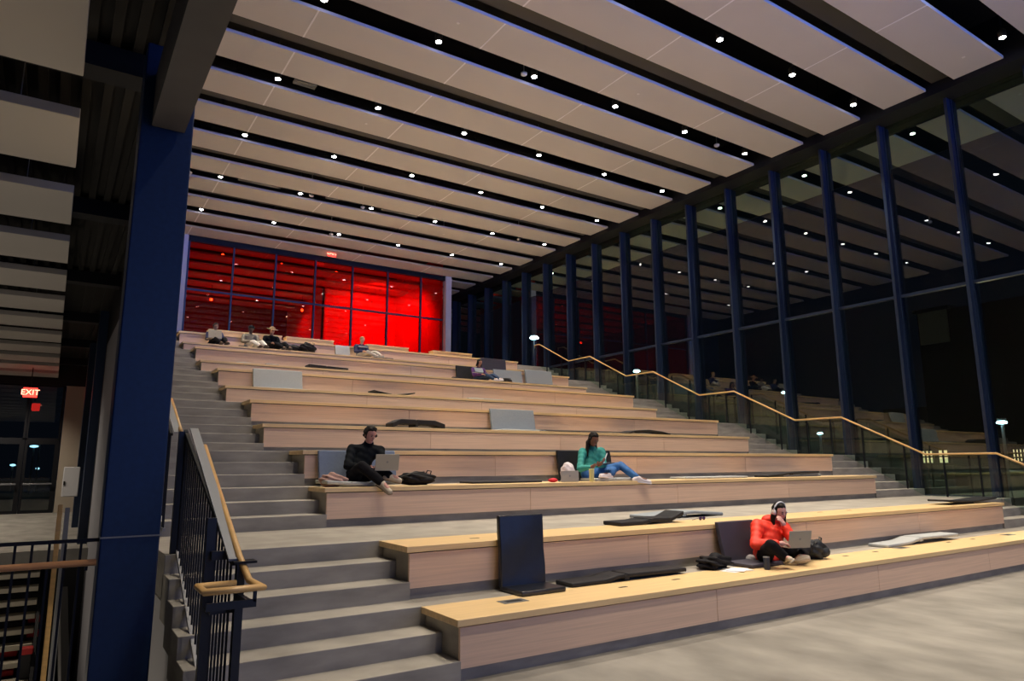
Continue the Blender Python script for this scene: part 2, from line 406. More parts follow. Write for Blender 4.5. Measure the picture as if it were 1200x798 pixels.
e = empty('red_counter', (13, 33.6, 6), 'dark red counter standing against the bright red wall behind the glass', 'counter')
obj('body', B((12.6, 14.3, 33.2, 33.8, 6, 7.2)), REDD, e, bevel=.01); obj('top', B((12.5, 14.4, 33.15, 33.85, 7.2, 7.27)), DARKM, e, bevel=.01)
for i, (px, py, z) in enumerate(((261, 299, 0), (330, 310, 0), (394, 319.5, 0), (247.5, 351, 1), (354, 363.5, 1))):
    p = at(px, py, y=32.6 if z == 0 else 37)
    e = empty('pendant_lamp', p, 'small glowing orange lamp behind the red glass, %s of five' % ['upper left', 'upper middle', 'upper right', 'lower left', 'lower right'][i], 'lamp', 'orange lamps in the red room')
    bm = bmesh.new(); ball(bm, p, .07, .07, .07, 2); obj('bulb', bm, LENSR, e, smooth=True)
    bm = bmesh.new(); tube(bm, [p+Vector((0, 0, .05)), (p.x, p.y, 12.0)], .012, 6); obj('stem', bm, HOUS, e)
for i, (px, py) in enumerate(((458, 340), (467, 335.5), (474, 332), (483, 328))):
    p = at(px, py, y=33.4)
    e = empty('track_spotlight', p, 'tiny spotlight on the track before the bright red wall, %s from the left' % ORD[i], 'lamp', 'track spotlights in the red room')
    bm = bmesh.new(); disc_cyl(bm, p, .05, .1, 12); obj('can', bm, HOUS, e)
    bm = bmesh.new(); ball(bm, p, .05, .05, .03, 2); obj('bulb', bm, LENSR, e, smooth=True)
    bm = bmesh.new(); tube(bm, [p+Vector((0, 0, .1)), (p.x, p.y, 12.0)], .01, 6); obj('stem', bm, HOUS, e)

# ------------------------------------------------------------------ exit signs
def text_mesh(body, size, m, parent, loc, rotx=PI/2, depth=.004):
    c = bpy.data.curves.new('letters', 'FONT'); c.body = body; c.size = size; c.extrude = depth; c.align_x = 'CENTER'; c.align_y = 'CENTER'
    o = bpy.data.objects.new('letters', c); COL.objects.link(o); bpy.context.view_layer.update()
    me = bpy.data.meshes.new_from_object(o.evaluated_get(bpy.context.evaluated_depsgraph_get())); bpy.data.objects.remove(o)
    me.materials.clear(); me.materials.append(m)
    t = bpy.data.objects.new('letters', me); COL.objects.link(t); t.rotation_euler = (rotx, 0, 0)
    t.location = Vector(loc)-parent.location; t.parent = parent; return t
def exit_sign(px, py, y, w, h, label, ztop):
    p = at(px, py, y=y); e = empty('exit_sign', p, label, 'exit sign')
    obj('box', B((p.x-w/2, p.x+w/2, y-.03, y+.03, p.z-h/2, p.z+h/2)), EXITR, e, bevel=.01)
    obj('stem', B((p.x-.015, p.x+.015, y-.012, y+.012, p.z+h/2, ztop)), HOUS, e)
    text_mesh('EXIT', h*.8, EXITB, e, (p.x, y-.035, p.z))
exit_sign(389, 297, 28.6, .36, .28, 'small glowing red exit sign hanging before the red glass wall', HC+.1)
exit_sign(35.5, 460, 30, .42, .34, 'glowing red exit sign hanging in the side lobby at the left', 5.3)

# ------------------------------------------------------------------ foreground column and beam
YC = 6.6
e = empty('steel_column', (.6, YC, -3.4), 'wide dark blue steel column in the left foreground', 'column')
def cx(px, py): return at(px, py, y=YC).x
obj('shaft', B((.385, .815, YC, YC+.34, -3.5, 5.6)), NAVY, e, bevel=.012)
zz = at(150, 629, y=YC-.01).z
obj('joint_line', B((.38, .82, YC-.006, YC+.01, zz-.006, zz+.006)), GREYM, e)
tag(obj('ceiling_beam', B((.47, .74, -6, YC-.02, 4.79, 5.3)), BEAML), 'charcoal beam running overhead onto the blue column', 'beam')

# ------------------------------------------------------------------ side lobby at the left
bm = B((-6, .93, -8, 34, 5.95, 6.1))
x = -5.9
while x < .8:
    box(bm, x, x+.09, -8, 34, 5.87, 5.95); x += .2
tag(obj('ceiling', bm, DECK), 'dark corrugated deck over the side lobby', kind='structure')
n = 0
for k in range(-2, 12):
    y0 = 5.56+2.36*k
    if y0+1.44 < .2: continue
    if y0 > 31.6: continue
    e = empty('ceiling_panel', (-5, y0, 5.3), 'white ceiling panel over the side lobby, %s one counted from the camera' % ORD[n], 'ceiling panel', 'white ceiling panels over the side lobby')
    obj('board', B((-5, -.085, y0, y0+1.44, 5.3, 5.41)), PANEL, e, bevel=.008)
    obj('hanger', B((-.61, -.60, y0+.2, y0+.21, 5.4, 5.9), (-3.61, -3.60, y0+.2, y0+.21, 5.4, 5.9)), GREYM, e); n += 1
for i in range(6):
    y = 7.5+4.72*i
    tag(obj('ceiling_beam', B((-5.5, .92, y-.16, y+.16, 5.62, 5.87)), DARKM), 'dark cross beam over the side lobby, %s counted from the camera' % ORD[i], 'beam', 'cross beams over the side lobby')
bm = B((XS-.03, XS+.03, 9.4, 14.3, 1.3, 12), (XS-.03, XS+.03, 14.3, 34, 1.5, 12), (XS-.01, XS+.03, 18.3, 34, -.5, 3))
tag(obj('wall_1', bm, DARKW), 'dark wall between the side lobby and the hall', kind='structure')
tag(obj('wall_2', B((XS-.06, XS-.03, 12.5, 19.2, -3.4, 4.7)), GREYW), 'pale grey strip of wall beside the blue column', kind='structure')
for i, y in enumerate((19.6, 25.0)):
    tag(obj('steel_column', B((XS-.25, XS-.06, y, y+.5, -3.4 if i == 0 else 0, 5.6)), NAVY2), 'narrow navy column along the side lobby wall, %s one' % ['nearer', 'farther'][i], 'column', 'navy columns along the side lobby wall')
tag(obj('wall_back', B((.25, XS+.3, 33.6, 33.8, 0, 5.05)), BEIGE), 'beige wall piece right of the lobby doors', kind='structure')
tag(obj('wall_back', B((-6, XS, 33.55, 33.85, 5.05, 6.1), (-6, -5.2, 33.6, 33.8, 0, 5.1)), DARKW), 'dark wall above the lobby doors', kind='structure')
# glazed doors
for i, (a, b) in enumerate(((-.93, .22), (-2.1, -.95), (-3.3, -2.15))):
    d = empty('door_%d' % (i+1), (a, 33.6, 0), 'black framed glass lobby door, %s from the right' % ORD[i], kind='structure')
    obj('frame', B((a, a+.09, 33.6, 33.68, 0, 2.85), (b-.16, b, 33.6, 33.68, 0, 2.85), (a+.09, b-.16, 33.6, 33.68, 0, .12), (a+.09, b-.16, 33.6, 33.68, 2.68, 2.85)), DARKM, d)
    obj('pane', B((a+.09, b-.16, 33.64, 33.652, .12, 2.68)), GLASS, d)
    obj('push_bar', B((a+.06, b-.13, 33.50, 33.54, 1.10, 1.16)), ALU, d, bevel=.008)
    d = empty('window_%d' % (30+i), (a, 33.6, 2.85), 'glass panel above the lobby doors, %s from the right' % ORD[i], kind='structure')
    obj('frame', B((a, a+.06, 33.6, 33.68, 2.85, 5.05), (b-.08, b, 33.6, 33.68, 2.85, 5.05), (a, b, 33.6, 33.68, 2.85, 2.92), (a, b, 33.6, 33.68, 4.98, 5.05)), DARKM, d)
    obj('pane', B((a+.06, b-.08, 33.64, 33.652, 2.92, 4.98)), GLASS, d)
# alarm cabinet on the lobby wall
e = empty('wall_cabinet', (XS-.2, 22, 1.2), 'small light grey cabinet on the side lobby wall', 'cabinet')
p = at(82, 566, y=22)
obj('body', B((p.x-.17, p.x+.2, 21.9, 22.2, p.z-.35, p.z+.42)), WHITEP, e, bevel=.02); obj('latch', B((p.x-.15, p.x-.11, 21.88, 21.9, p.z-.05, p.z+.05)), HOUS, e)

# open stairs going down in the lobby
rows = [652, 671, 687, 703, 719, 736, 754, 774, 796, 820, 846]
e = empty('open_stairs', (-1, 18.5, 0), 'open flight of pale treads going down below the lobby floor', 'stairs')
ty = []
for i, py in enumerate(rows):
    z = -.27*(i+1)+.1; p = at(40, py, z=z); ty.append((p.y, z))
    obj('tread', B((-5, .02, p.y, p.y+.34, z-.10, z)), mat('tread_%d' % i, (.46, .42, .33), .5) if i == 0 else e.children[0].data.materials[0], e, bevel=.01)
bm = bmesh.new(); obox(bm, (.06, ty[0][0]+.3, ty[0][1]-.2), (.06, ty[-1][0], ty[-1][1]-.2), .06, .34); obj('stringer', bm, DARKM, e)
tag(obj('floor', B((-6, XS+.4, 4, 33, -4.2, -3.9)), DARKW), 'dark floor far below the lobby', kind='structure')
tag(obj('wall_3', B((-6, XS, 19.2, 19.3, -4, -.3), (-6, XS, 6.2, 6.35, -4, -.3)), DARKW), 'dark walls of the stair opening', kind='structure')
REDC = mat('red_seat', (.45, .01, .01), .6)
for i, (px, py, w) in enumerate(((41, 726.5, .26), (39.5, 743.5, .26), (8, 767, .34), (5, 790, .30), (31, 764, .22))):
    p = at(px, py, y=ty[5+i][0]+.5 if i < 2 else ty[5+i][0]+.5)
    q = empty('red_bench_block', p, 'red block seen between the open treads, %s' % ['the uppermost one', 'second from the top', 'wide one at the frame edge', 'lowest at the frame edge', 'small one beside the wide one'][i], 'bench', 'red blocks below the open stairs')
    obj('cushion', B((p.x-w/2, p.x+w/2, p.y, p.y+.3, p.z-.055, p.z+.055)), REDC, q, bevel=.02); obj('base', B((p.x-w/2+.03, p.x+w/2-.03, p.y+.05, p.y+.25, -3.9, p.z-.05)), DARKW, q)
# stair handrail going down
e = empty('stair_handrail', (.1, 18.5, 0), 'yellow oak handrail on dark balustrade going down beside the open treads', 'handrail')
a = at(71, 592, x=.14); b = at(50, 800, x=.14)
a2 = Vector((.14, a.y, a.z)); d = (b-a)
b2 = b + d*.08
bm = bmesh.new(); obox(bm, a2, b2, .05, .05); obj('handrail', bm, RAILW, e, bevel=.01)
bm = bmesh.new(); prism_x(bm, [(a2.y, a2.z-.03), (b2.y, b2.z-.03), (b2.y, b2.z-1.3), (a2.y, a2.z-1.3)], .19, .24); obj('guard_panel', bm, GREYM, e)
bm = bmesh.new(); obox(bm, (.36, 14, -.3), (.6, 8.5, -3.2), .10, .35); tag(obj('stair_stringer', bm, BEAM), 'dark sloping steel stringer beside the lobby stairs', 'stringer')

# lobby guard rail in front of the opening
e = empty('lobby_guardrail', (-.3, YC+.1, 0), 'dark picket guard with reddish oak handrail left of the blue column', 'guardrail')
yr = YC+.12
pa = at(-60, 644, y=yr); pb = at(115, 630.5, y=yr); zt = (pa.z+pb.z)/2
obj('top_bar', B((-5, .39, yr-.012, yr+.012, zt-.014, zt+.014)), DARKM, e)
obj('bottom_bar', B((-5, .39, yr-.012, yr+.012, .05, .08)), DARKM, e)
for i, px in enumerate([-100, -80, -60, -41, -21, -2, 18, 38, 58, 77, 95]):
    x = at(px, 640, y=yr).x
    obj('picket', B((x-.009, x+.009, yr-.009, yr+.009, .06, zt)), DARKM, e)
hz = at(58, 662.5, y=yr-.08).z
bm = bmesh.new(); tube(bm, [(-5, yr-.08, hz), (.375, yr-.08, hz)], .026, 12); obj('handrail', bm, RAILW2, e, smooth=True)
obj('bracket', B((-.9, -.88, yr-.08, yr, hz-.06, hz-.03), (.3, .32, yr-.08, yr, hz-.06, hz-.03)), DARKM, e)

# ------------------------------------------------------------------ left stair guard
def stair_guard(A0, A1, xp, label):
    """A0, A1: middle of the cap plate at its low and high end"""
    ya, yb = A0.y, A1.y
    e = empty('stair_guardrail', (xp, ya, 0), label, 'guardrail', 'guards along the left stairs')
    def zc(y): return A0.z+(A1.z-A0.z)*(y-ya)/(yb-ya)
    def xc(y): return xp
    bm = bmesh.new(); obox(bm, A0, A1, .072, .014); obj('cap_plate', bm, CAPM, e)
    bm = bmesh.new(); obox(bm, (xp, ya, A0.z-.022), (xp, yb, A1.z-.022), .03, .03); obj('top_bar', bm, DARKM, e)
    def nose(y):
        for g in range(6):
            ys = Y1 if g == 0 else YF[3]+PER*(g-1)
            if y < ys: return g
            if y < ys+6*T: return g+(y-ys+.17)/T/6
        return 5
    y = ya+.06
    while y < yb-.05:
        obj('picket', B((xp-.006, xp+.007, y-.007, y+.007, nose(y)+.10, zc(y)-.03)), DARKM, e); y += .105
    ks = [ya]+[q for g in range(5) for q in ((Y1 if g == 0 else YF[3]+PER*(g-1))-.01, (Y1 if g == 0 else YF[3]+PER*(g-1))+6*T-.01) if ya < q < yb]+[yb]
    bm = bmesh.new()
    for q, w in zip(ks, ks[1:]): obox(bm, (xp, q, nose(q+.001)+.09), (xp, w, nose(w-.001)+.09), .03, .035)
    obj('bottom_bar', bm, GREYM, e)
    return e
CAPM = mat('cap_grey', (.30, .32, .34), .45)
POST = mat('post_dark', (.004, .006, .012), .45)
A0 = at(275, 656, y=4.84); A1 = at(227.5, 502.5, y=7.2)
g1 = stair_guard(A0, A1, 1.035, 'dark picket stair guard with grey cap and oak rail, nearest the camera')
ya, yb = 4.84, 7.2
o = obj('newel_post', B((1.055, 1.105, ya-.03, ya+.03, 0, A0.z-.012)), POST, g1)
obj('newel_plate', B((1.03, 1.17, ya-.06, ya+.05, A0.z-.022, A0.z-.008)), DARKM, g1)
pB = at(248.5, 607, y=5.06)
obj('newel_post', B((pB.x-.028, pB.x+.028, 5.04, 5.09, 0, pB.z)), POST, g1)
zb2 = at(262, 650, y=5.0).z
obj('cross_bar', B((pB.x, 1.09, 4.98, 5.03, zb2-.03, zb2+.025)), POST, g1)
zb3_ = at(262, 716, y=4.9).z
obj('cross_bar', B((pB.x, 1.09, 4.92, 4.97, zb3_-.02, zb3_+.02)), POST, g1)
pA = at(216, 506, y=7.16)
obj('newel_post', B((pA.x-.045, pA.x+.03, 7.12, 7.18, 1.0, pA.z)), POST, g1)
for y in (6.4, 5.7):
    zz = A0.z+(A1.z-A0.z)*(y-ya)/(yb-ya)-.42
w0 = at(240, 523, y=6.85); w1 = at(280.5, 652, y=4.86)
fr = 4.55; zl = at(275, 691, y=fr).z
xl = at(240, 697, y=fr).x; xr = at(307, 690, y=fr).x
bm = bmesh.new()
tube(bm, [w0, w1, at(292, 680, y=4.72), (xr, fr, zl), (xl, fr, zl), (xl, fr+.24, zl), (1.05, fr+.24, zl)], .021, 10)
obj('handrail', bm, RAILW, g1, smooth=True)
obj('rail_bracket', B((xl+.01, xr-.03, fr-.008, fr+.008, zl-.11, zl-.065), (xr-.05, xr-.03, fr-.008, fr+.008, zl-.08, zl-.01), (1.06, 1.09, fr, ya, zl-.11, zl-.065)), POST, g1)
for f in (.2, .8):
    q = w1.lerp(w0, f); obj('rail_bracket', B((xl+.05, q.x, q.y-.01, q.y+.01, q.z-.06, q.z-.04)) if 0 else B((1.08, q.x, q.y-.01, q.y+.01, q.z-.045, q.z-.02)), POST, g1)
B0 = at(208, 507, y=8.75); B1 = B0+Vector((-.0, 3.9, 1.62))
g2 = stair_guard(B0, B1, B0.x-.06, 'upper picket stair guard, only its foot shows beside the blue column')
bm = bmesh.new(); tube(bm, [at(212, 505, y=8.74), at(201, 468, y=11.0)], .022, 10); obj('handrail', bm, RAILW, g2, smooth=True)
#PART2
# ------------------------------------------------------------------ pads on the benches
def face(k): return YF[k+1]
def pad_up(k, pxl, pxr, pyt, m, label, seat=.42, lean=.10, shift=0, w=None, tall=None, seatm=None, yofs=0):
    """folding floor seat: back leaning on the next bench, seat part flat on bench k"""
    z = .5*k; yb = face(k)-.10-lean-yofs
    x0 = at(pxl, pyt, y=yb).x; x1 = at(pxr, pyt, y=yb).x
    zt = at((pxl+pxr)/2, pyt, y=yb+lean).z if tall is None else z+tall
    e = empty('folding_seat_pad', ((x0+x1)/2, yb, z), label, 'seat pad', 'folding seat pads on the benches')
    bm = bmesh.new(); v = box(bm, x0, x1, yb, yb+.06, z+.035, zt)
    for q in v:
        if q.co.z > z+.1: q.co.y += lean
    bmesh.ops.subdivide_edges(bm, edges=bm.edges[:], cuts=3, use_grid_fill=True)
    for q in bm.verts: q.co.y += .008*math.sin(q.co.z*23+q.co.x*7)
    obj('back_cushion', bm, m, e, bevel=.012)
    if seat:
        bm = B((x0+.005, x1-.005, yb-seat, yb+.05, z+.002, z+.05)); obj('seat_cushion', bm, seatm or m, e, bevel=.015)
    return e
def pad_flat(k, pxl, pxr, d, m, label, prof=((0, 0), (.5, 0), (1, 0)), th=.045, dep=.42, skew=0, dz=0):
    """pad lying along bench k; prof lifts its surface (fraction, height)"""
    z = .5*k+.002+dz; y = YF[k]+d
    x0 = at(pxl, 0 if 0 else 500, y=y).x; x1 = at(pxr, 500, y=y).x
    c = empty('folding_seat_pad', ((x0+x1)/2, y, z), label, 'seat pad', 'folding seat pads on the benches')
    def strip(f0, f1, n=8):
        bm = bmesh.new(); rings = []
        for i in range(n+1):
            f = f0+(f1-f0)*i/n; h = 0
            for (a, ha), (b, hb) in zip(prof, prof[1:]):
                if a <= f <= b: h = ha+(hb-ha)*(f-a)/(b-a+1e-9)
            x = x0+(x1-x0)*f; sk = skew*(f-.5)
            rings.append([bm.verts.new(q) for q in ((x, y+sk, z+h), (x, y+dep+sk, z+h), (x, y+dep+sk, z+h+th), (x, y+sk, z+h+th))])
        for A, C in zip(rings, rings[1:]):
            for j in range(4): bm.faces.new((A[j], A[(j+1) % 4], C[(j+1) % 4], C[j]))
        bm.faces.new(rings[0]); bm.faces.new(rings[-1][::-1]); return bm
    mid = .45
    obj('back_cushion', strip(mid+.012, 1), m, c, bevel=.014); obj('seat_cushion', strip(0, mid-.012), m, c, bevel=.014)
    bm = strip(mid-.02, mid+.02, 1)
    for v in bm.verts:
        if v.co.z > z+th*.5: v.co.z -= th*.4
    obj('hinge', bm, m, c)
    return c
pad_up(1, 588, 639, 603, LEATH, 'tall shiny black seat pad standing against the second bench', seat=.36, lean=.05)
pad_flat(1, 667, 797, .64, PADD, 'long charcoal seat pad lying open on the lowest bench, right of the tall black one', prof=((0, 0), (.28, .0), (.4, .035), (1, .02)), dep=.30)
pad_up(1, 848, 889, 610, PADV, 'dark violet grey seat pad standing behind the person in the red jacket', seat=.4)
pad_flat(1, 1027, 1109, .62, PADL, 'light grey seat pad lying on the lowest bench, right of the person in red', prof=((0, 0), (.3, .01), (.45, .06), (1, .05)), dep=.32)
pad_flat(2, 724, 797, .42, PADD, 'charcoal seat pad half folded on the second bench', prof=((0, 0), (.35, .0), (.5, .03), (.8, .02), (1, .10)), dep=.35, th=.05)
pad_flat(2, 757, 842, .95, PADG, 'mid grey seat pad lying behind the half folded charcoal one', prof=((0, .01), (.6, .05), (1, .0)), dep=.42)
pad_flat(2, 1104, 1158, .14, PADD, 'dark grey seat pad lying on the second bench by the window wall', prof=((0, .06), (.5, .02), (1, .06)), dep=.42, th=.035)
pad_up(3, 376, 466, 528, PADB, 'blue grey seat pad standing behind the person in black', seat=0)
pad_flat(3, 386, 447, .12, PADL, 'light grey pad part under the person in black', prof=((0, .04), (.4, .02), (1, 0)), th=.05, dep=.5)
pad_flat(3, 554, 635, .35, PADD, 'thin black seat pad lying flat left of the red pouch', th=.03)
pad_up(3, 657, 719, 528, PADD, 'black seat pad standing behind the person in green', seat=0)
pad_flat(3, 697, 747, .10, PADL, 'pale grey pad lying under the legs of the person in green', th=.05, dep=.42)
pad_flat(3, 801, 873, .40, PADL, 'pale grey seat pad lying on the third bench, right of the person in green', th=.035)
pad_flat(3, 914, 958, .42, PADG, 'grey seat pad lying under a black one near the right end of the third bench', th=.05)
pad_flat(3, 896, 956, .38, PADD, 'black seat pad resting on a grey one near the right end of the third bench', prof=((0, 0), (.3, .03), (.4, .055), (1, .075)), th=.04, dep=.35)
pad_flat(5, 460, 522, .25, PADD, 'thick charcoal seat pad lying on the fifth bench above the person in black', prof=((0, .0), (.15, .08), (.8, .07), (1, .0)), th=.10, dep=.35)
pad_up(5, 577, 628, 480, PADG, 'blue grey seat pad standing on the fifth bench', seat=.42, seatm=PADL)
pad_flat(5, 634, 680, .35, PADD, 'thin black seat pad lying right of the standing grey pad on the fifth bench', th=.04)
pad_flat(5, 735, 786, .30, PADD, 'domed black seat pad on the fifth bench behind the person in green', prof=((0, 0), (.2, .06), (.5, .085), (.8, .05), (1, 0)), th=.045)
pad_flat(5, 790, 858, .35, PADD, 'flat black seat pad at the right end of the fifth bench', th=.025)
pad_flat(7, 437, 486, .30, PADD, 'black seat pad with sagging middle on the seventh bench', prof=((0, .09), (.5, -.0), (1, .08)), th=.03)
pad_flat(7, 549, 590, .25, PADL, 'pale seat pad lying on the seventh bench left of centre', th=.05)
pad_up(7, 298, 356, 433.5, PADL, 'wide pale grey seat pad standing at the left end of the seventh bench', seat=.42, lean=.12)
pad_flat(9, 359, 406, .2, PADD, 'long dark seat pad lying on the ninth bench at left', th=.09, prof=((0, .04), (1, .0)))
pad_flat(9, 473, 512, .3, PADG, 'grey seat pad lying flat on the ninth bench in the middle', th=.05)
pad_flat(9, 272, 289, .2, PADL, 'small pale pad at the left end of the ninth bench', th=.04)
pad_flat(9, 307, 323, .2, PADG, 'small grey pad near the left end of the ninth bench', th=.05)
pad_up(9, 536, 556, 429, PADD, 'charcoal seat pad standing behind the person in purple', seat=0)
pad_up(9, 580, 613, 434, PADG, 'grey seat pad standing right of the person in purple', seat=0)
pad_up(9, 617, 648, 434.5, PADG, 'grey seat pad standing at the right end of the ninth bench', seat=0)
pad_flat(9, 622, 654, .1, PADD, 'thin black seat pad lying below the rightmost standing grey pad', th=.03)
pad_up(10, 565, 594, 420.5, PADV, 'dark grey seat pad standing on the tenth bench above the person in purple', seat=0)
pad_up(11, 394, 411, 405, PADL, 'pale seat pad standing left of the person in the lettered navy sweater', seat=0)
pad_flat(11, 274, 285, .35, PADD, 'short black pad between two people on the eleventh bench', th=.09)
pad_flat(11, 447, 459, .3, PADD, 'short black pad right of the person in the lettered navy sweater', th=.08)

# ------------------------------------------------------------------ small things
WHITE = mat('paper_white', (.80, .80, .84), .6)
ALUM = mat('laptop_silver', (.36, .345, .30), .42, metal=.35)
KEYB = mat('laptop_keys', (.02, .02, .02), .5)
SCR = mat('laptop_screen', (.02, .02, .03), .3, emit=((.65, .75, 1), 1.2))
def laptop(c, yaw, tilt, w=.31, d=.22, label='', m=None, base=True):
    """c: middle of the hinge; lid opens by tilt back from vertical, yaw 0 = back of lid towards -y"""
    e = empty('laptop', c, label, 'laptop')
    R = Matrix.Rotation(yaw, 4, 'Z')
    def tf(bm, extra=Matrix()):
        for v in bm.verts: v.co = (R @ extra @ v.co)+Vector(c)
        return bm
    L = Matrix.Rotation(tilt, 4, 'X')
    obj('lid', tf(B((-w/2, w/2, -.006, .0, 0, d)), L), m or ALUM, e, bevel=.003)
    obj('screen', tf(B((-w/2+.01, w/2-.01, .0, .002, .01, d-.01)), L), SCR, e)
    o = obj('base', tf(B((-w/2, w/2, 0, d, -.012, 0))), m or ALUM, e, bevel=.003)
    obj('keyboard', tf(B((-w/2+.03, w/2-.03, .03, d*.55, 0, .002))), KEYB, o)
    bm = bmesh.new(); disc_cyl(bm, (0, 0, 0), .014, .002, 12)
    M2 = Matrix.Translation((0, -.006, d/2)) @ Matrix.Rotation(PI/2, 4, 'X')
    for v in bm.verts: v.co = M2 @ v.co
    obj('lid_mark', tf(bm, L), PLATE, e)
    return e
def bag(c, sx, sy, sz, m, label, name='backpack', cat='backpack', seed=1, straps=True, lump=.12):
    rnd = random.Random(seed); c = Vector(c); e = empty(name, c, label, cat)
    ph = [rnd.uniform(0, 6) for _ in range(6)]
    def fn(p, n):
        k = 1+lump*math.sin(5*n.x+ph[0])*math.sin(4*n.y+ph[1])+lump*.6*math.sin(9*n.z+7*n.x+ph[2])
        p = p*k; p.z = max(p.z, -sz*.92); return p
    bm = bmesh.new(); ball(bm, c+Vector((0, 0, sz*.92)), sx, sy, sz, 4, fn); obj('body', bm, m, e, smooth=True)
    if straps:
        bm = bmesh.new()
        tube(bm, [c+Vector((-sx*.9, -sy*.3, sz*.7)), c+Vector((-sx*1.05, -sy*.5, sz*1.1)), c+Vector((-sx*.5, -sy*.6, sz*1.7)), c+Vector((sx*.3, -sy*.5, sz*1.85))], .012, 6)
        obj('strap', bm, HOUS, e, smooth=True)
        bm = bmesh.new(); tube(bm, [c+Vector((sx*.55, 0, sz*1.7)), c+Vector((sx*.62, 0, sz*2.05)), c+Vector((sx*.85, 0, sz*1.95)), c+Vector((sx*.8, 0, sz*1.5))], .009, 6)
        obj('handle', bm, HOUS, e, smooth=True)
        bm = bmesh.new(); ball(bm, c+Vector((sx*.35, -sy*.65, sz*.7)), sx*.5, sy*.5, sz*.55, 3); obj('pocket', bm, m, e, smooth=True)
    return e
def tumbler(p, r, h, m, label, capm, name='drink_tumbler'):
    e = empty(name, p, label, 'tumbler')
    bm = bmesh.new(); lathe(bm, p, [(r*.82, 0), (r*.86, .01), (r, h*.9), (r, h*.93), (r*.9, h*.93)], 24); obj('body', bm, m, e, smooth=True)
    bm = bmesh.new(); lathe(bm, p, [(r*1.03, h*.92), (r*1.05, h*.97), (r*.95, h), (r*.3, h*1.0), (.002, h)], 24); obj('lid', bm, capm, e, smooth=True)
    return e
BAGB = mat('bag_black', (.006, .006, .009), .7, spec=.2, noise=((14, 14, 14), .4), bump=.4)
BAGG = mat('bag_dark_grey', (.022, .026, .034), .6, spec=.3, noise=((14, 14, 14), .45), bump=.4)
BAGP = mat('bag_pink_tan', (.42, .25, .21), .7, noise=((9, 9, 9), .25), bump=.4)
BAGW = mat('bag_white', (.62, .56, .60), .8, noise=((12, 12, 12), .2), bump=.4)
NAVYB = mat('tumbler_navy', (.012, .022, .055), .35)
YELB = mat('tumbler_yellow', (.62, .60, .28), .4)
GREYF = mat('grey_fleece', (.34, .33, .35), .85, noise=((14, 14, 14), .2), bump=.3)
REDF = mat('red_cloth', (.55, .01, .03), .7)
zb1 = .5; zb3 = 1.5
p = at(964, 656, z=zb1); bag((p.x+.02, p.y+.12, .5), .20, .14, .135, BAGG, 'dark grey backpack lying right of the person in the red jacket', seed=3)
p = at(846, 667, z=zb1); e = bag((p.x-.02, p.y+.1, .5), .24, .14, .085, BAGB, 'black jacket heaped left of the person in red', 'crumpled_jacket', 'jacket', seed=5, straps=False, lump=.22)
p = at(883, 660, z=zb1); bag((p.x+.02, p.y+.04, .5), .085, .08, .055, GREYF, 'small pale grey cloth pouch behind the navy tumbler', 'cloth_pouch', 'pouch', seed=8, straps=False, lump=.05)
p = at(899, 667.5, z=zb1); tumbler((p.x, p.y, .5), .040, .155, NAVYB, 'dark navy tumbler standing on the lowest bench beside the papers', ALU)
p = at(863, 668.5, z=zb1); e = empty('paper_stack', (p.x, p.y, .5), 'loose white papers lying on the lowest bench', 'papers')
for i in range(3):
    bm = bmesh.new(); a = (.15, -.25, .5)[i]; dx = (-.05, .04, .02)[i]
    v = box(bm, -.15, .15, -.105, .105, 0, .003)
    for q in v:
        x, y = q.co.x, q.co.y; q.co = Vector((p.x+dx+x*math.cos(a)-y*math.sin(a), p.y+x*math.sin(a)+y*math.cos(a), .501+.004*i+q.co.z))
    obj('sheet', bm, WHITE, e)
p = at(887, 665, z=zb1)
bm = B((p.x-.04, p.x+.04, p.y-.03, p.y+.05, .5, .509)); tag(obj('mobile_phone', bm, KEYB, bevel=.003), 'black phone lying between the papers and the navy tumbler', 'phone')
p = at(823, 610, z=1.0)
e = empty('sunglasses', (p.x, p.y, 1), 'small dark purple sunglasses on the second bench', 'sunglasses')
PURP = mat('lens_purple', (.05, .02, .09), .2)
for s in (-1, 1):
    bm = bmesh.new(); ball(bm, (p.x+s*.035, p.y, 1.03), .032, .008, .026, 2); obj('lens', bm, PURP, e, smooth=True)
    bm = bmesh.new(); tube(bm, [(p.x+s*.066, p.y, 1.04), (p.x+s*.07, p.y+.06, 1.02), (p.x+s*.07, p.y+.12, 1.005)], .004, 6); obj('temple', bm, PURP, e)
bm = bmesh.new(); tube(bm, [(p.x-.01, p.y, 1.04), (p.x+.01, p.y, 1.04)], .004, 6); obj('bridge', bm, PURP, e)
# around the person in black
p = at(392, 570, y=9.2); bag((p.x, 9.26, 1.5), .17, .13, .095, BAGP, 'pinkish tan tote bag slumped beside the person in black', 'tote_bag', 'bag', seed=2, straps=False, lump=.16)
p = at(492, 567, y=9.2); bag((p.x, 9.3, 1.5), .27, .15, .10, BAGB, 'black backpack lying on the third bench beside the crossed shoes', seed=11)
# around the person in green
p = at(665, 553, y=9.5); bag((p.x, 9.5, 1.5), .13, .10, .165, BAGW, 'white and grey cloth bag standing behind the silver laptop', 'cloth_bag', 'bag', seed=4, straps=False, lump=.1)
p = at(668.5, 563.5, y=9.12); laptop((p.x-.01, 9.12, 1.513), -.45, -.12, .30, .17, 'silver laptop standing open beside the person in green')
p = at(693.5, 564, y=9.02); tumbler((p.x, 9.02, 1.5), .044, .21, YELB, 'pale yellow bottle standing beside the person in green', YELB, 'drink_bottle')
p = at(648, 564, y=9.2); bag((p.x, 9.2, 1.5), .085, .06, .035, REDF, 'small red pouch left of the silver laptop', 'red_pouch', 'pouch', seed=6, straps=False, lump=.05)
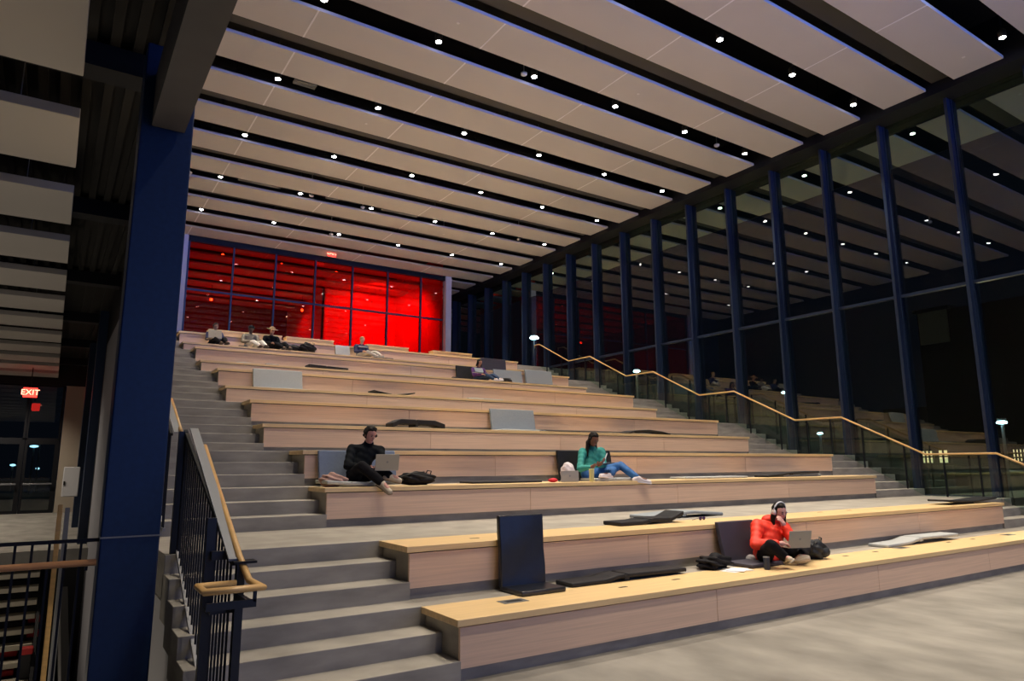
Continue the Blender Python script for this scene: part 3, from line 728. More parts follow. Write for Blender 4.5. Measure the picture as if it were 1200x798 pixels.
# far bags
p = at(343, 409, y=23.0); bag((p.x, 23.0, 5.5), .25, .16, .13, BAGB, 'low black bag right of the person in the straw hat', 'shoulder_bag', 'bag', seed=7, straps=False)
p = at(360, 411, y=23.0); bag((p.x, 23.0, 5.5), .27, .2, .19, BAGB, 'rounded black backpack right of the low black bag near the top', seed=9)
p = at(592, 445, y=19.6); bag((p.x, 19.6, 4.5), .26, .15, .09, BAGB, 'black bag right of the person in purple', 'shoulder_bag', 'bag', seed=13)
p = at(533, 441, y=19.6); bag((p.x, 19.6, 4.5), .13, .1, .05, BAGB, 'tiny black pouch left of the person in purple', 'pouch', 'pouch', seed=14, straps=False)

# ------------------------------------------------------------------ people
def skin_bm(verts, edges, sub=2):
    """closed tapered limbs between the joints; remesh() afterwards fuses them into one surface"""
    bm = bmesh.new(); n = 14 if sub > 1 else 10
    R_ = [(sum(v[1])/2 if isinstance(v[1], tuple) else v[1]) for v in verts]
    for (p, _), r in zip(verts, R_): ball(bm, p, r, r, r, 2)
    for a, b in edges:
        pa, pb = Vector(verts[a][0]), Vector(verts[b][0])
        if (pb-pa).length > 1e-4: tube(bm, [pa, pb], R_[a], n, R_[b])
    bmesh.ops.recalc_face_normals(bm, faces=bm.faces)
    return bm
def merge(a, b):
    m = bpy.data.meshes.new('t'); b.to_mesh(m); b.free(); a.from_mesh(m); bpy.data.meshes.remove(m); return a
def remesh(bm, vox, smooth=2):
    bmesh.ops.recalc_face_normals(bm, faces=bm.faces)
    me = bpy.data.meshes.new('rm'); bm.to_mesh(me); bm.free()
    o = bpy.data.objects.new('rm', me); COL.objects.link(o)
    r = o.modifiers.new('r', 'REMESH'); r.mode = 'VOXEL'; r.voxel_size = vox; r.use_smooth_shade = True
    s = o.modifiers.new('s', 'SMOOTH'); s.factor = .5; s.iterations = smooth
    bpy.context.view_layer.update()
    m2 = bpy.data.meshes.new_from_object(o.evaluated_get(bpy.context.evaluated_depsgraph_get()))
    b2 = bmesh.new(); b2.from_mesh(m2); bpy.data.objects.remove(o); bpy.data.meshes.remove(me); bpy.data.meshes.remove(m2)
    return b2
def basis(fwd, up=Vector((0, 0, 1))):
    f = Vector(fwd).normalized(); s = f.cross(up).normalized(); u = s.cross(f)
    return Matrix((s, f, u)).transposed()          # local x=right, y=forward, z=up
def hand_chain(wr, dirv, side, curl=.5, palm_n=None, s=1.0):
    """finger chains from a wrist; dirv = forearm-to-hand direction, palm_n = direction the palm faces"""
    d = dirv.normalized(); n = (palm_n if palm_n else Vector((0, 0, -1))); n = (n-d*n.dot(d)).normalized(); a = d.cross(n)*side
    vs = []; es = []
    def add(p, r, par=None):
        vs.append((p, r)); i = len(vs)-1
        if par is not None: es.append((par, i))
        return i
    base = add(wr, .026*s); palm = add(wr+d*.05*s, (.034*s), base)
    for k, (off, ln) in enumerate(((-.030, .068), (-.010, .078), (.010, .072), (.029, .056))):
        k0 = add(wr+d*.085*s+a*off*s, .0120*s, palm)
        p1 = wr+d*(.085+ln*.5)*s+a*off*1.1*s+n*ln*.25*curl*s; k1 = add(p1, .0110*s, k0)
        p2 = p1+(d*(1-curl*.7)+n*curl).normalized()*ln*.32*s; k2 = add(p2, .0105*s, k1)
        add(p2+(d*(1-curl*1.2)+n*curl*1.3).normalized()*ln*.25*s, .0100*s, k2)
    t0 = add(wr+d*.035*s-a*.034*s+n*.008*s, .012*s, palm); t1 = add(wr+d*.065*s-a*.052*s+n*.02*s, .0120*s, t0); add(wr+d*.09*s-a*.052*s+n*.03*s, .0110*s, t1)
    return vs, es
def person(J, label, skinc, topm, legm, shoem, hairm, gaze, hair='short', fem=False, vox=.008, top_r=1.0, head_r=1.0, group=None, solem=None, hat=None, hand=True, sleeve=1.0, sock=None, extra=None, lg=1.0):
    V = {k: Vector(v) for k, v in J.items()}
    root = V['pelvis'].copy()
    SK = mat('skin_'+label[:14].replace(' ', '_'), skinc, .55)
    verts = []; idx = {}
    def add(k, r, pos=None): verts.append((V[k] if pos is None else pos, r)); idx[k] = len(verts)-1
    add('pelvis', (.13, .11)); add('chest', (.13, .11)); add('neck', .055)
    belly = V['pelvis'].lerp(V['chest'], .5); verts.append((belly, (.12, .10))); idx['belly'] = 3
    for s in 'lr':
        add('sh_'+s, .055); add('el_'+s, .038); add('wr_'+s, .026)
        add('hip_'+s, .085); add('kn_'+s, .055); add('an_'+s, .036)
        ft = V['an_'+s].lerp(V['toe_'+s], .6); verts.append((ft, .032)); idx['ft_'+s] = len(verts)-1
    ed = [(idx['pelvis'], idx['belly']), (idx['belly'], idx['chest']), (idx['chest'], idx['neck'])]
    for s in 'lr':
        ed += [(idx['chest'], idx['sh_'+s]), (idx['sh_'+s], idx['el_'+s]), (idx['el_'+s], idx['wr_'+s]), (idx['pelvis'], idx['hip_'+s]), (idx['hip_'+s], idx['kn_'+s]), (idx['kn_'+s], idx['an_'+s]), (idx['an_'+s], idx['ft_'+s])]
    verts.append((V['head']-Vector((0, 0, .05)), .05)); ed.append((idx['neck'], len(verts)-1))
    bm = skin_bm(verts, ed)
    Rh = basis(gaze); hs = head_r
    def headfn(p, n):
        q = p.copy()
        if n.z < 0: q.x *= 1-.28*n.z*n.z; q.y *= 1-.06*n.z*n.z
        if n.y > 0 and n.z < .2: q.y *= .96
        return q
    H = V['head']
    ball(bm, H, .073*hs, .092*hs, .115*hs, 4, headfn, Rh)
    ball(bm, H+Rh @ Vector((0, .093*hs, -.016*hs)), .012*hs, .016*hs, .024*hs, 2, None, Rh)      # nose
    ball(bm, H+Rh @ Vector((0, .062*hs, -.088*hs)), .024*hs, .022*hs, .018*hs, 2, None, Rh)     # chin
    for s in (-1, 1): ball(bm, H+Rh @ Vector((s*.075*hs, -.004*hs, -.008*hs)), .010*hs, .018*hs, .03*hs, 2, None, Rh)
    if hand:
        for s, sd in (('l', -1), ('r', 1)):
            dv = V.get('hand_'+s, V['wr_'+s]+(V['wr_'+s]-V['el_'+s]).normalized()*.1)-V['wr_'+s]
            hv, he = hand_chain(V['wr_'+s], dv, sd, .55, V.get('palm_'+s), 1.0)
            merge(bm, skin_bm(hv, he, 1))
    bm = remesh(bm, .0055 if vox < .01 else .008, 4)
    seen = set(); isl = []
    for v in bm.verts:
        if v in seen: continue
        st = [v]; seen.add(v); comp = []
        while st:
            q = st.pop(); comp.append(q)
            for ee in q.link_edges:
                o_ = ee.other_vert(q)
                if o_ not in seen: seen.add(o_); st.append(o_)
        isl.append(comp)
    isl.sort(key=len, reverse=True)
    if len(isl) > 1: print('ISL', label[:20], [(len(c), tuple(round(x, 2) for x in (c[0].co-root))) for c in isl[:8]])
    bmesh.ops.delete(bm, geom=[v for c in isl[1:] if len(c) < 400 for v in c], context='VERTS')
    body = obj('person', bm, SK, None, smooth=True)
    body.data.transform(Matrix.Translation(-root)); body.location = root
    tag(body, label, 'person', group)
    def part(name, b, m, parent=body):
        o = obj(name, b, m, None, smooth=True); o.data.transform(Matrix.Translation(-root)); o.parent = parent
        if parent is not body: o.parent = parent
        return o
    # upper garment
    tr = top_r
    tv = [(V['pelvis']+Vector((0, 0, .03)), (.165*tr, .14*tr)), (belly, (.155*tr, .135*tr)), (V['chest'], (.165*tr, .135*tr)), (V['neck']-Vector((0, 0, .012)), .070*tr)]
    te = [(0, 1), (1, 2), (2, 3)]
    for s in 'lr':
        b = len(tv); end = V['el_'+s].lerp(V['wr_'+s], .9*sleeve)
        tv += [(V['sh_'+s], .078*tr), (V['sh_'+s].lerp(V['el_'+s], .5), .064*tr), (V['el_'+s], .060*tr), (end, .044*tr)]
        te += [(2, b), (b, b+1), (b+1, b+2), (b+2, b+3)]
    b = remesh(skin_bm(tv, te), vox, 8)
    rnd = random.Random(len(label))
    ph = rnd.uniform(0, 6)
    for v in b.verts:
        q = v.co; v.co = q+v.normal*(.006*math.sin(q.x*38+q.z*21+ph)*math.sin(q.z*33+q.y*17))
    jk = part('jacket' if 'jacket' in label else 'sweater', b, topm)
    # trousers
    lv = [(V['pelvis'], (.15*lg, .125*lg))]; le = []
    for s in 'lr':
        b0 = len(lv); end = V['kn_'+s].lerp(V['an_'+s], .92)
        lv += [(V['hip_'+s], .105*lg), (V['hip_'+s].lerp(V['kn_'+s], .5), .092*lg), (V['kn_'+s], .074*lg), (V['kn_'+s].lerp(V['an_'+s], .5), .068*lg), (end, .058*lg)]
        le += [(0, b0), (b0, b0+1), (b0+1, b0+2), (b0+2, b0+3), (b0+3, b0+4)]
    b = remesh(skin_bm(lv, le), vox, 8)
    for v in b.verts:
        q = v.co; v.co = q+v.normal*(.005*math.sin(q.x*31+q.z*27+ph)*math.sin(q.z*29-q.y*19))
    part('trousers', b, legm)
    # shoes
    for s in 'lr':
        a, t = V['an_'+s], V['toe_'+s]; d = (t-a); dn = d.normalized()
        up = Vector(J.get('up_'+s, (0, 0, 1))); up = (up-dn*up.dot(dn)).normalized()
        heel = a-dn*.05-up*.045
        sv = [(heel, (.040, .036)), (heel.lerp(t, .5)+up*.006, (.042, .04)), (t-dn*.03-up*.012, (.045, .030)), (a+up*.0, .042)]
        b = remesh(skin_bm(sv, [(0, 1), (1, 2), (1, 3), (0, 3)]), .007, 4)
        so = part('shoe', b, shoem)
        b = bmesh.new(); sd = dn.cross(up)
        c0 = heel-up*.036; c1 = t-dn*.0-up*.040
        prof = [(-.03, .030), (.0, .036), (.3, .033), (.7, .045), (.92, .043), (1.02, .028)]
        L = [c0.lerp(c1, f)+sd*w for f, w in prof]+[c0.lerp(c1, f)-sd*w for f, w in prof[::-1]]
        A = [b.verts.new(q) for q in L]; C = [b.verts.new(q+up*.022) for q in L]; n = len(L)
        for j in range(n): b.faces.new((A[j], A[(j+1) % n], C[(j+1) % n], C[j]))
        b.faces.new(A[::-1]); b.faces.new(C); part('sole', b, solem or shoem, so)
        if sock is not None:
            b = bmesh.new(); tube(b, [V['kn_'+s].lerp(a, .86), a-dn*.0-up*.01], .044, 12); part('sock', b, sock)
    # face
    for s in (-1, 1):
        b = bmesh.new(); ball(b, H+Rh @ Vector((s*.030*hs, .082*hs, .006*hs)), .013*hs, .008*hs, .007*hs, 2, None, Rh); part('eye', b, EYE)
        b = bmesh.new(); ball(b, H+Rh @ Vector((s*.031*hs, .085*hs, .026*hs)), .019*hs, .007*hs, .004*hs, 2, None, Rh); part('eyebrow', b, hairm)
    b = bmesh.new(); ball(b, H+Rh @ Vector((0, .080*hs, -.056*hs)), .023*hs, .008*hs, .007*hs, 2, None, Rh); part('mouth', b, LIP)
    # hair
    b = bmesh.new(); rn = random.Random(3)
    def hairfn(p, n):
        k = 1+.05*math.sin(n.x*9+1)*math.sin(n.z*7)+.03*math.sin(n.y*13+n.x*5)
        q = p*k
        if n.y > .32 and n.z < .52: q = p*.80          # open face
        if n.z < -.25 and hair == 'short': q = Vector((p.x*.8, p.y*.85, p.z*.55))
        return q
    ball(b, H+Rh @ Vector((0, -.012*hs, .022*hs)), .088*hs, .102*hs, .108*hs, 4, hairfn, Rh)
    if hair in ('long', 'mid'):
        ln = .33 if hair == 'long' else .13
        for i in range(15):
            a = PI*(.02+.96*i/14); ox = math.cos(a)*.082*hs; oy = -math.sin(a)*.085*hs+.01
            st = H+Rh @ Vector((ox*.95, oy*.9, .02)); mid = H+Rh @ Vector((ox*1.12, oy*1.05, -.09)); en = mid+Vector((rn.uniform(-.02, .02), rn.uniform(-.02, .02), -(ln-.09)*rn.uniform(.85, 1.1)))
            tube(b, [st, mid, mid.lerp(en, .6), en], .030*hs, 6, .014)
    if hair == 'curly':
        for i in range(46):
            n = Vector((rn.gauss(0, 1), rn.gauss(-.35, .9), rn.gauss(.35, .8))).normalized()
            if n.y > .3 and n.z < .5: continue
            if n.z < -.45: continue
            ball(b, H+Rh @ Vector((n.x*.085, n.y*.10, n.z*.105+.01)), .026, .026, .028, 1)
    b = remesh(b, .008, 1)
    part('hair', b, hairm)
    if hat is not None:
        b = bmesh.new()
        if hat[0] == 'cap':
            ball(b, H+Rh @ Vector((0, -.006, .045)), .092, .108, .085, 3, lambda p, n: Vector((p.x, p.y, max(p.z, -.01))), Rh)
            ball(b, H+Rh @ Vector((0, .12, .045)), .07, .07, .008, 2, None, Rh)
        else:
            ball(b, H+Rh @ Vector((0, -.006, .05)), .10, .115, .09, 3, lambda p, n: Vector((p.x, p.y, max(p.z, -.01))), Rh)
            ball(b, H+Rh @ Vector((0, 0, .05)), .19, .20, .012, 3, None, Rh)
        part('cap' if hat[0] == 'cap' else 'hat', b, hat[1])
    if extra: extra(part, H, Rh)
    return body
EYE = mat('eye_dark', (.015, .012, .012), .3)
LIP = mat('lip', (.35, .11, .10), .5)
HAIRD = mat('hair_dark', (.007, .005, .0045), .65, spec=.25, noise=((60, 60, 9), .5), bump=.4)
HAIRB = mat('hair_brown', (.03, .016, .010), .55, noise=((60, 60, 9), .4), bump=.4)
HAIRBL = mat('hair_blond', (.30, .17, .07), .6)
BLK = mat('cloth_black', (.005, .007, .010), .9, spec=.15, noise=((12, 12, 12), .3))
BLKT = mat('cloth_black_trousers', (.007, .007, .010), .9, spec=.15, noise=((12, 12, 12), .3))
TEAL = mat('cloth_teal', (.03, .26, .24), .85, noise=((10, 10, 10), .2))
JEAN = mat('cloth_jeans', (.02, .11, .33), .8, noise=((14, 14, 14), .25))
REDJ = mat('cloth_red_jacket', (.80, .035, .012), .6, noise=((8, 8, 8), .2))
CREAM = mat('shoe_cream', (.55, .48, .38), .7)
SHW = mat('shoe_white', (.75, .70, .74), .6)
SOLB = mat('sole_tan', (.28, .22, .14), .7)
SOCKW = mat('sock_white', (.75, .74, .76), .8)

# person in black, legs crossed over the edge of the third bench
z3 = 1.5
def A(px, py, y): return at(px, py, y=y)
J = dict(pelvis=A(418, 556, 9.50), chest=A(428, 532, 9.56), neck=A(432, 518.5, 9.55), head=A(434, 509.3, 9.47),
 sh_l=A(412.5, 526.5, 9.60), el_l=A(407.5, 546, 9.42), wr_l=A(430, 549, 9.26),
 sh_r=A(445, 528, 9.50), el_r=A(449, 545, 9.32), wr_r=A(443, 547, 9.24),
 hip_l=A(414, 558, 9.46), kn_l=A(424, 546.5, 9.12), an_l=A(448, 566, 8.86), toe_l=A(459, 577, 8.72),
 hip_r=A(428, 557, 9.46), kn_r=A(444, 551, 9.20), an_r=A(457, 557.5, 9.02), toe_r=A(471, 563, 8.97),
 hand_l=A(437, 548.5, 9.2), hand_r=A(446, 548, 9.16))
J['up_l'] = (.3, -.75, .6); J['up_r'] = (0, -.4, 1)
J['palm_l'] = Vector((0, 0, 1)); J['palm_r'] = Vector((0, 0, 1))
person(J, 'person in black sweater and trousers working cross-legged on the third bench', (.52, .26, .22), BLK, BLKT, CREAM, HAIRD, (.20, -.82, -.40), hair='curly', solem=SOLB, sock=SOCKW, vox=.008)
c = A(453, 556.5, 9.0); 
laptop(A(453, 550.5, 8.98), -.12, .22, .33, .215, 'tan backed laptop on the lap of the person in black', m=ALUM)

# person in green with jeans
J = dict(pelvis=A(690, 556, 9.52), chest=A(693, 535, 9.58), neck=A(695, 522, 9.55), head=A(695.5, 514.5, 9.45),
 sh_l=A(682.5, 530, 9.60), el_l=A(679.5, 549, 9.42), wr_l=A(692, 547.5, 9.2),
 sh_r=A(704.5, 529, 9.50), el_r=A(707, 545, 9.36), wr_r=A(701.5, 545, 9.15),
 hip_l=A(688, 557, 9.46), kn_l=A(712, 553, 9.22), an_l=A(714, 556.5, 9.10), toe_l=A(703, 556.5, 9.03),
 hip_r=A(697, 556, 9.44), kn_r=A(727, 545.5, 9.30), an_r=A(747, 560, 8.93), toe_r=A(763, 564.5, 8.84),
 hand_l=A(699, 545, 9.14), hand_r=A(705, 542.5, 9.10))
J['kn_l'] = A(718, 551.5, 9.28)
J['up_l'] = (.2, .2, 1); J['up_r'] = (0, -.1, 1)
J['palm_l'] = Vector((0, 0, 1)); J['palm_r'] = Vector((0, 0, 1))
person(J, 'person in teal sweater and blue jeans leaning over a tablet on the third bench', (.20, .085, .055), TEAL, JEAN, SHW, HAIRD, (.02, -.80, -.58), hair='long', solem=SHW, sock=SOCKW, vox=.008)
c = A(711, 543.5, 9.12); e = empty('tablet', c, 'black tablet held on the knees of the person in teal', 'tablet')
Rt = basis((.3, -.9, .18))
def slab(c, R, sx, sy, sz):
    bm = B((-sx, sx, -sy, sy, -sz, sz))
    for v in bm.verts: v.co = R @ v.co+c
    return bm
obj('body', slab(c, Rt, .125, .085, .005), KEYB, e, bevel=.003); obj('screen', slab(c+Rt @ Vector((0, 0, .006)), Rt, .115, .076, .001), SCR, e)
c2 = A(709.6, 535.5, 9.12); e = empty('stylus', c2, 'white stylus held above the black tablet', 'stylus')
bm = bmesh.new(); tube(bm, [A(707.8, 541.5, 9.12), A(711.5, 531, 9.12)], .009, 8); obj('barrel', bm, WHITE, e)
bm = bmesh.new(); tube(bm, [A(707.8, 541.5, 9.12), A(707.4, 543, 9.12)], .006, 8, .001); obj('tip', bm, WHITE, e)

# person in red jacket
J = dict(pelvis=A(899, 650, 6.02), chest=A(902, 624, 6.06), neck=A(907, 609, 6.02), head=A(913.5, 600, 5.92),
 sh_l=A(888, 616, 6.10), el_l=A(885, 638, 5.95), wr_l=A(912, 637, 5.72),
 sh_r=A(918, 618, 5.98), el_r=A(927.5, 630, 5.72), wr_r=A(919.5, 617.5, 5.80),
 hip_l=A(896, 651, 5.96), kn_l=A(904, 639, 5.62), an_l=A(920, 653.5, 5.60), toe_l=A(927, 655, 5.48),
 hip_r=A(908, 650, 5.96), kn_r=A(946, 642.5, 5.86), an_r=A(938, 653, 5.66), toe_r=A(949, 652.5, 5.56),
 hand_l=A(919, 637, 5.68), hand_r=A(916.5, 611, 5.80))
J['up_l'] = (-.5, .3, .9); J['up_r'] = (.5, .3, .8)
J['palm_l'] = Vector((0, 0, -1)); J['palm_r'] = Vector((-.3, .9, 0))
HPW = mat('headphone_white', (.75, .75, .80), .4)
def phones(part, H, Rh):
    b = bmesh.new(); tube(b, [H+Rh @ Vector((math.cos(a)*.098, -.005, .02+math.sin(a)*.115)) for a in [PI*i/12 for i in range(13)]], .010, 8)
    hb = part('headphones', b, HPW)
    for s in (-1, 1):
        b = bmesh.new(); ball(b, H+Rh @ Vector((s*.092, -.003, -.005)), .020, .036, .042, 3, None, Rh); part('ear_cup', b, HPW, hb)
def red_extra(part, H, Rh):
    phones(part, H, Rh)
    b = bmesh.new(); ball(b, Vector(J['neck'])+Vector((-.03, .05, .0)), .125, .085, .065, 3); part('hood', b, REDJ)
person(J, 'person in bright red jacket with white headphones sitting cross-legged on the lowest bench', (.58, .30, .27), REDJ, BLKT, CREAM, HAIRD, (-.18, -.92, -.28), hair='long', solem=CREAM, sock=mat('sock_mauve', (.25, .13, .2), .8), vox=.008, top_r=1.18, extra=red_extra)
laptop(A(936.5, 641, 5.62), -.35, .25, .32, .21, 'silver laptop on the lap of the person in red', m=ALUM)

# far people
def sitter(px, py, ybase, k, tw, label, **kw):
    """px,py: head centre; sits on bench k with back against the next one; tw = lean of the legs to the right"""
    H = A(px, py, ybase); z = .5*k
    s = (H.z-z-.10)/.62
    b = Vector((H.x, H.y+.08, z))
    P = lambda x, y, zz: b+Vector((x, y, zz*s))
    JJ = dict(pelvis=P(-.02, 0, .12), chest=P(0, .02, .42), neck=P(0, 0, .56), head=H,
      sh_l=P(-.19, .02, .48), el_l=P(-.25, -.12, .26), wr_l=P(-.06, -.33, .25), sh_r=P(.19, .02, .48), el_r=P(.25, -.12, .26), wr_r=P(.09, -.33, .25),
      hip_l=P(-.10, -.04, .10), kn_l=P(-.12+tw*.6, -.42, .22), an_l=P(-.05+tw, -.62, .07), toe_l=P(0+tw, -.74, .06),
      hip_r=P(.10, -.04, .10), kn_r=P(.16+tw*.6, -.40, .24), an_r=P(.12+tw, -.66, .08), toe_r=P(.18+tw, -.80, .05))
    return person(JJ, label, kw.pop('skin', (.35, .18, .13)), kw.pop('top'), kw.pop('leg'), kw.pop('shoe'), kw.pop('hairm', HAIRB), kw.pop('gaze', (.25, -.9, -.3)), vox=.014, **kw)
GREYS = mat('cloth_grey_hoodie', (.36, .33, .27), .85); NAVYC = mat('cloth_navy', (.02, .025, .09), .85)
OLIVE = mat('cloth_olive_grey', (.22, .20, .16), .85); WHT = mat('cloth_white', (.72, .70, .66), .85)
STRAW = mat('straw', (.34, .20, .10), .8); LGREY = mat('cloth_light_grey', (.45, .42, .38), .85)
BROWN = mat('shoe_brown', (.06, .04, .03), .7); PURPL = mat('cloth_purple', (.07, .02, .14), .85); DJEAN = mat('cloth_dark_jeans', (.015, .04, .10), .85)
sitter(253, 383, 23.15, 11, .12, 'person at the far left of the top row in navy sleeves with pale laptop', top=NAVYC, leg=BLKT, shoe=BROWN)
p = A(251, 393.5, 22.85); laptop(Vector((p.x+.02, 22.78, p.z-.08)), .1, -.25, .40, .27, 'pale laptop on the lap of the leftmost person in the top row', m=GREYS)
sitter(294.5, 385.5, 23.15, 11, .22, 'person in olive grey shirt, dark cap and white trousers in the top row', top=OLIVE, leg=WHT, shoe=BROWN, hat=('cap', BLK), skin=(.14, .07, .05))
sitter(319, 387.5, 23.15, 11, .30, 'person in black sweater and straw hat in the top row', top=BLK, leg=BLKT, shoe=BROWN, hat=('hat', STRAW))
def lettered(part, H, Rh):
    for zz, t in ((-.30, 'WXX'),): pass
d_body = sitter(424.5, 398.5, 23.15, 11, .36, 'person in navy sweater with white chest lettering and grey trousers in the top row', top=NAVYC, leg=LGREY, shoe=LGREY, hairm=HAIRBL, skin=(.5, .27, .2))
b = bmesh.new(); cpos = A(425.5, 406, 22.95)
for j in range(7): box(b, cpos.x-.16+j*.048, cpos.x-.125+j*.048, cpos.y-.005, cpos.y+.03, cpos.z-.03, cpos.z+.02)
o = obj('chest_lettering', b, WHT); o.data.transform(Matrix.Translation(-d_body.location)); o.parent = d_body
sitter(562, 425, 19.75, 9, .30, 'person in purple sweater and dark jeans sitting on the ninth bench', top=PURPL, leg=DJEAN, shoe=SHW, hairm=HAIRD, hair='mid')
p = A(561, 435.5, 19.4); laptop(Vector((p.x, 19.35, p.z-.02)), .1, -.5, .34, .16, 'grey laptop on the lap of the person in purple', m=PADG)
#LIGHT
# ------------------------------------------------------------------ outside, beyond the window wall
tag(obj('ground', B((18.7, 120, -40, 160, -1.2, -1.0)), mat('dark_grass', (.05, .045, .025), .9, noise=((.5, .5, .5), .5, 8))), 'dark ground outside the windows', kind='structure')
bm = bmesh.new(); prism_x(bm, [(-20, -1), (60, -1), (60, 2.5), (30, 2.2), (0, .5)], 34, 60)
tag(obj('ground_bank', bm, mat('dry_bank', (.16, .12, .06), .9, noise=((1, 1, 2), .4, 8))), 'dry grassy bank outside the windows', kind='stuff')
WINL = mat('lit_window', (1, .85, .5), .5, emit=((1, .80, .42), 1.3))
def far_window(px0, py0, px1, py1, dist, label, cols, rows_):
    a = at(px0, py0, x=dist); b = at(px1, py1, x=dist)
    e = empty('lit_house_window', (dist, a.y, b.z), label, 'window', 'lit windows of the building outside')
    obj('pane', B((dist, dist+.05, b.y, a.y, b.z, a.z)), WINL, e)
    bm = bmesh.new()
    for i in range(cols+1):
        y = b.y+(a.y-b.y)*i/cols; box(bm, dist-.06, dist, y-.04, y+.04, b.z, a.z)
    for i in range(rows_+1):
        z = b.z+(a.z-b.z)*i/rows_; box(bm, dist-.06, dist, b.y, a.y, z-.04, z+.04)
    obj('glazing_bars', bm, DARKM, e)
far_window(1080, 528, 1095, 543, 43, 'left lit yellow window of the building outside', 3, 2)
far_window(1099, 527, 1113, 543, 43, 'middle lit yellow window of the building outside', 2, 2)
far_window(1186, 526, 1204, 541, 43, 'right lit yellow window of the building outside', 4, 3)
e = empty('house', (56, 20, -1), 'unlit building far outside behind the windows', 'building')
obj('wall', B((55.2, 62, 8, 30, -1, 6)), mat('night_wall', (.05, .045, .04), .9), e)
COOL2 = mat('far_lamp_lens', (.5, .8, 1), .5, emit=((.35, .75, 1), 3))
COOL = mat('street_lamp_lens', (.6, .9, 1), .5, emit=((.45, .85, 1), 40))
def street_lamp(px, py, x, label, r=.16, pole=True):
    p = at(px, py, x=x); e = empty('street_lamp', (p.x, p.y, -1), label, 'street lamp', 'street lamps outside')
    bm = bmesh.new(); ball(bm, p, r*1.6, r*1.6, r*.5, 2); obj('lens', bm, COOL, e, smooth=True)
    bm = bmesh.new(); tube(bm, [(p.x, p.y, -1), p+Vector((0, 0, .05))], .05, 8); obj('pole', bm, ALU, e)
    bm = bmesh.new(); disc_cyl(bm, p+Vector((0, 0, r*.5)), r*1.3, .08, 12); obj('cap', bm, ALU, e)
street_lamp(626, 396, 30, 'brightest street lamp outside, seen at the far end of the window wall', .22)
street_lamp(746, 435, 30, 'street lamp outside, seen just above the zigzag rail', .13)
street_lamp(1174, 495, 26, 'street lamp outside, seen at the right frame edge', .10)
street_lamp(961, 508, 30, 'faint street lamp outside, seen behind the glass guard', .08)
street_lamp(920, 460, 30, 'faint street lamp outside, seen between two navy mullions', .10)
e = empty('pale_house', (44, 30, -1), 'pale lit building corner outside behind the window wall', 'building')
p0 = at(1075, 368, x=44); p1 = at(1113, 400, x=44)
obj('wall', B((44.1, 50, p1.y-5, p0.y+.1, -1, p0.z)), mat('wall_shade_tone', (.012, .012, .012), .9), e); obj('lit_facade', B((44, 44.1, p1.y, p0.y, p1.z, p0.z)), mat('wall_lit_tone', (.30, .30, .26), .9), e)  # night darkness and the lit patch are put into the two wall colours
obj('roof', B((43.8, 50, p1.y-.2, p0.y+.2, p0.z, p0.z+.2)), DARKM, e)

for i, (px, py) in enumerate(((40, 523), (47, 518), (15, 545), (44, 549))):
    p = at(px, py, y=60+4*i); e = empty('street_lamp', (p.x, p.y, -1), 'distant street lamp seen through the lobby doors, %s of the four' % ['brightest', 'highest', 'leftmost', 'lowest'][i], 'street lamp', 'street lamps outside')
    bm = bmesh.new(); ball(bm, p, (.28, .2, .2, .15)[i], .2, .09, 2); obj('lens', bm, COOL2, e, smooth=True)
    bm = bmesh.new(); tube(bm, [(p.x, p.y, -1), p], .06, 8); obj('pole', bm, ALU, e)
tag(obj('ground', B((-40, 10, 34, 120, -.4, -.05)), mat('dark_paving', (.05, .06, .06), .6)), 'dark paving outside the lobby doors', kind='structure')
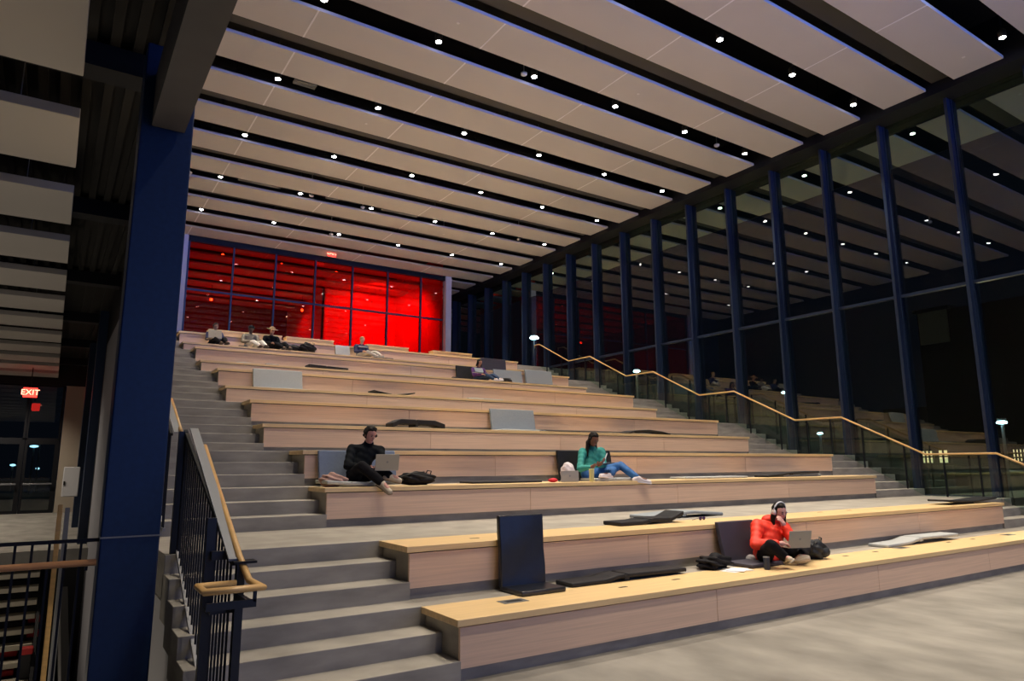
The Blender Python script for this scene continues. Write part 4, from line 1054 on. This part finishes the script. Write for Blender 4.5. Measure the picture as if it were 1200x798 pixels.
# ------------------------------------------------------------------ light
def spot(loc, e, col, size=86, blend=.9, rad=.08, target=None):
    l = bpy.data.lights.new('spot', 'SPOT'); l.energy = e; l.color = col; l.spot_size = math.radians(size); l.spot_blend = blend; l.shadow_soft_size = rad
    o = bpy.data.objects.new('spot_light', l); COL.objects.link(o); o.location = loc
    if target is not None: o.rotation_euler = (Vector(target)-Vector(loc)).to_track_quat('-Z', 'Y').to_euler()
    return o
def area(loc, target, sx, sy, e, col):
    l = bpy.data.lights.new('area', 'AREA'); l.shape = 'RECTANGLE'; l.size = sx; l.size_y = sy; l.energy = e; l.color = col
    o = bpy.data.objects.new('area_light', l); COL.objects.link(o); o.location = loc
    o.rotation_euler = (Vector(target)-Vector(loc)).to_track_quat('-Z', 'Y').to_euler(); return o
WARM = (1, .86, .68)
for x, y in lights: spot((x, y, HC-.03), 850, WARM, 78)
for i in range(3): spot((-2.2, 20+6*i, 5.25), 700, WARM, 130)
area((-2.6, 12, -2.5), (-2.6, 12, 5), 5, 10, 110, WARM)                 # added uplight in the stair opening, stands in for bounce on the panels
area((-2.5, 0, .3), (-2.5, 2.5, 6), 5, 3, 3, WARM)  # another added uplight without a fixture, for the nearest lobby panels
dusk = area((9, -10, 9.2), (8, 10, 14.5), 16, 4, 700, (.10, .22, 1)); dusk.data.spread = math.radians(50)
area((9, -13, 5), (7, 10, 4), 16, 7, 540, (.24, .38, 1))          # dusk daylight through the front glazing
# red room
RED = (1, .10, .05)
for x, y in ((6, 33), (10, 33), (6, 38), (10, 38)): spot((x, y, 10.7), 230, RED, 140)
spot((13.0, 31.6, 10.6), 950, (1, .06, .03), 130, target=(13.6, 34.9, 8.6))
spot((13.0, 31.2, 10.4), 700, (1, .06, .03), 120, target=(15.2, 32.4, 8.0))
area((8.5, 36, 6.3), (8.5, 36, 10), 8, 8, 110, RED)
for q in (at(746, 435, x=30)-Vector((0, 0, .25)), at(1174, 495, x=26)-Vector((0, 0, .2))):
    l = bpy.data.lights.new('street', 'POINT'); l.energy = 700; l.color = (1, .8, .5); l.shadow_soft_size = .06
    o = bpy.data.objects.new('street_light', l); COL.objects.link(o); o.location = q
w = bpy.data.worlds.new('night'); S.world = w; w.use_nodes = True
w.node_tree.nodes['Background'].inputs[0].default_value = (.10, .14, .25, 1); w.node_tree.nodes['Background'].inputs[1].default_value = .02
S.view_settings.view_transform = 'Standard'; S.view_settings.look = 'None'; S.view_settings.gamma = 1; S.view_settings.use_curve_mapping = False
S.view_settings.exposure = 0
S.cycles.use_denoising = True; S.cycles.max_bounces = 8; S.cycles.diffuse_bounces = 4; S.cycles.transparent_max_bounces = 24
S.cycles.sample_clamp_indirect = 6
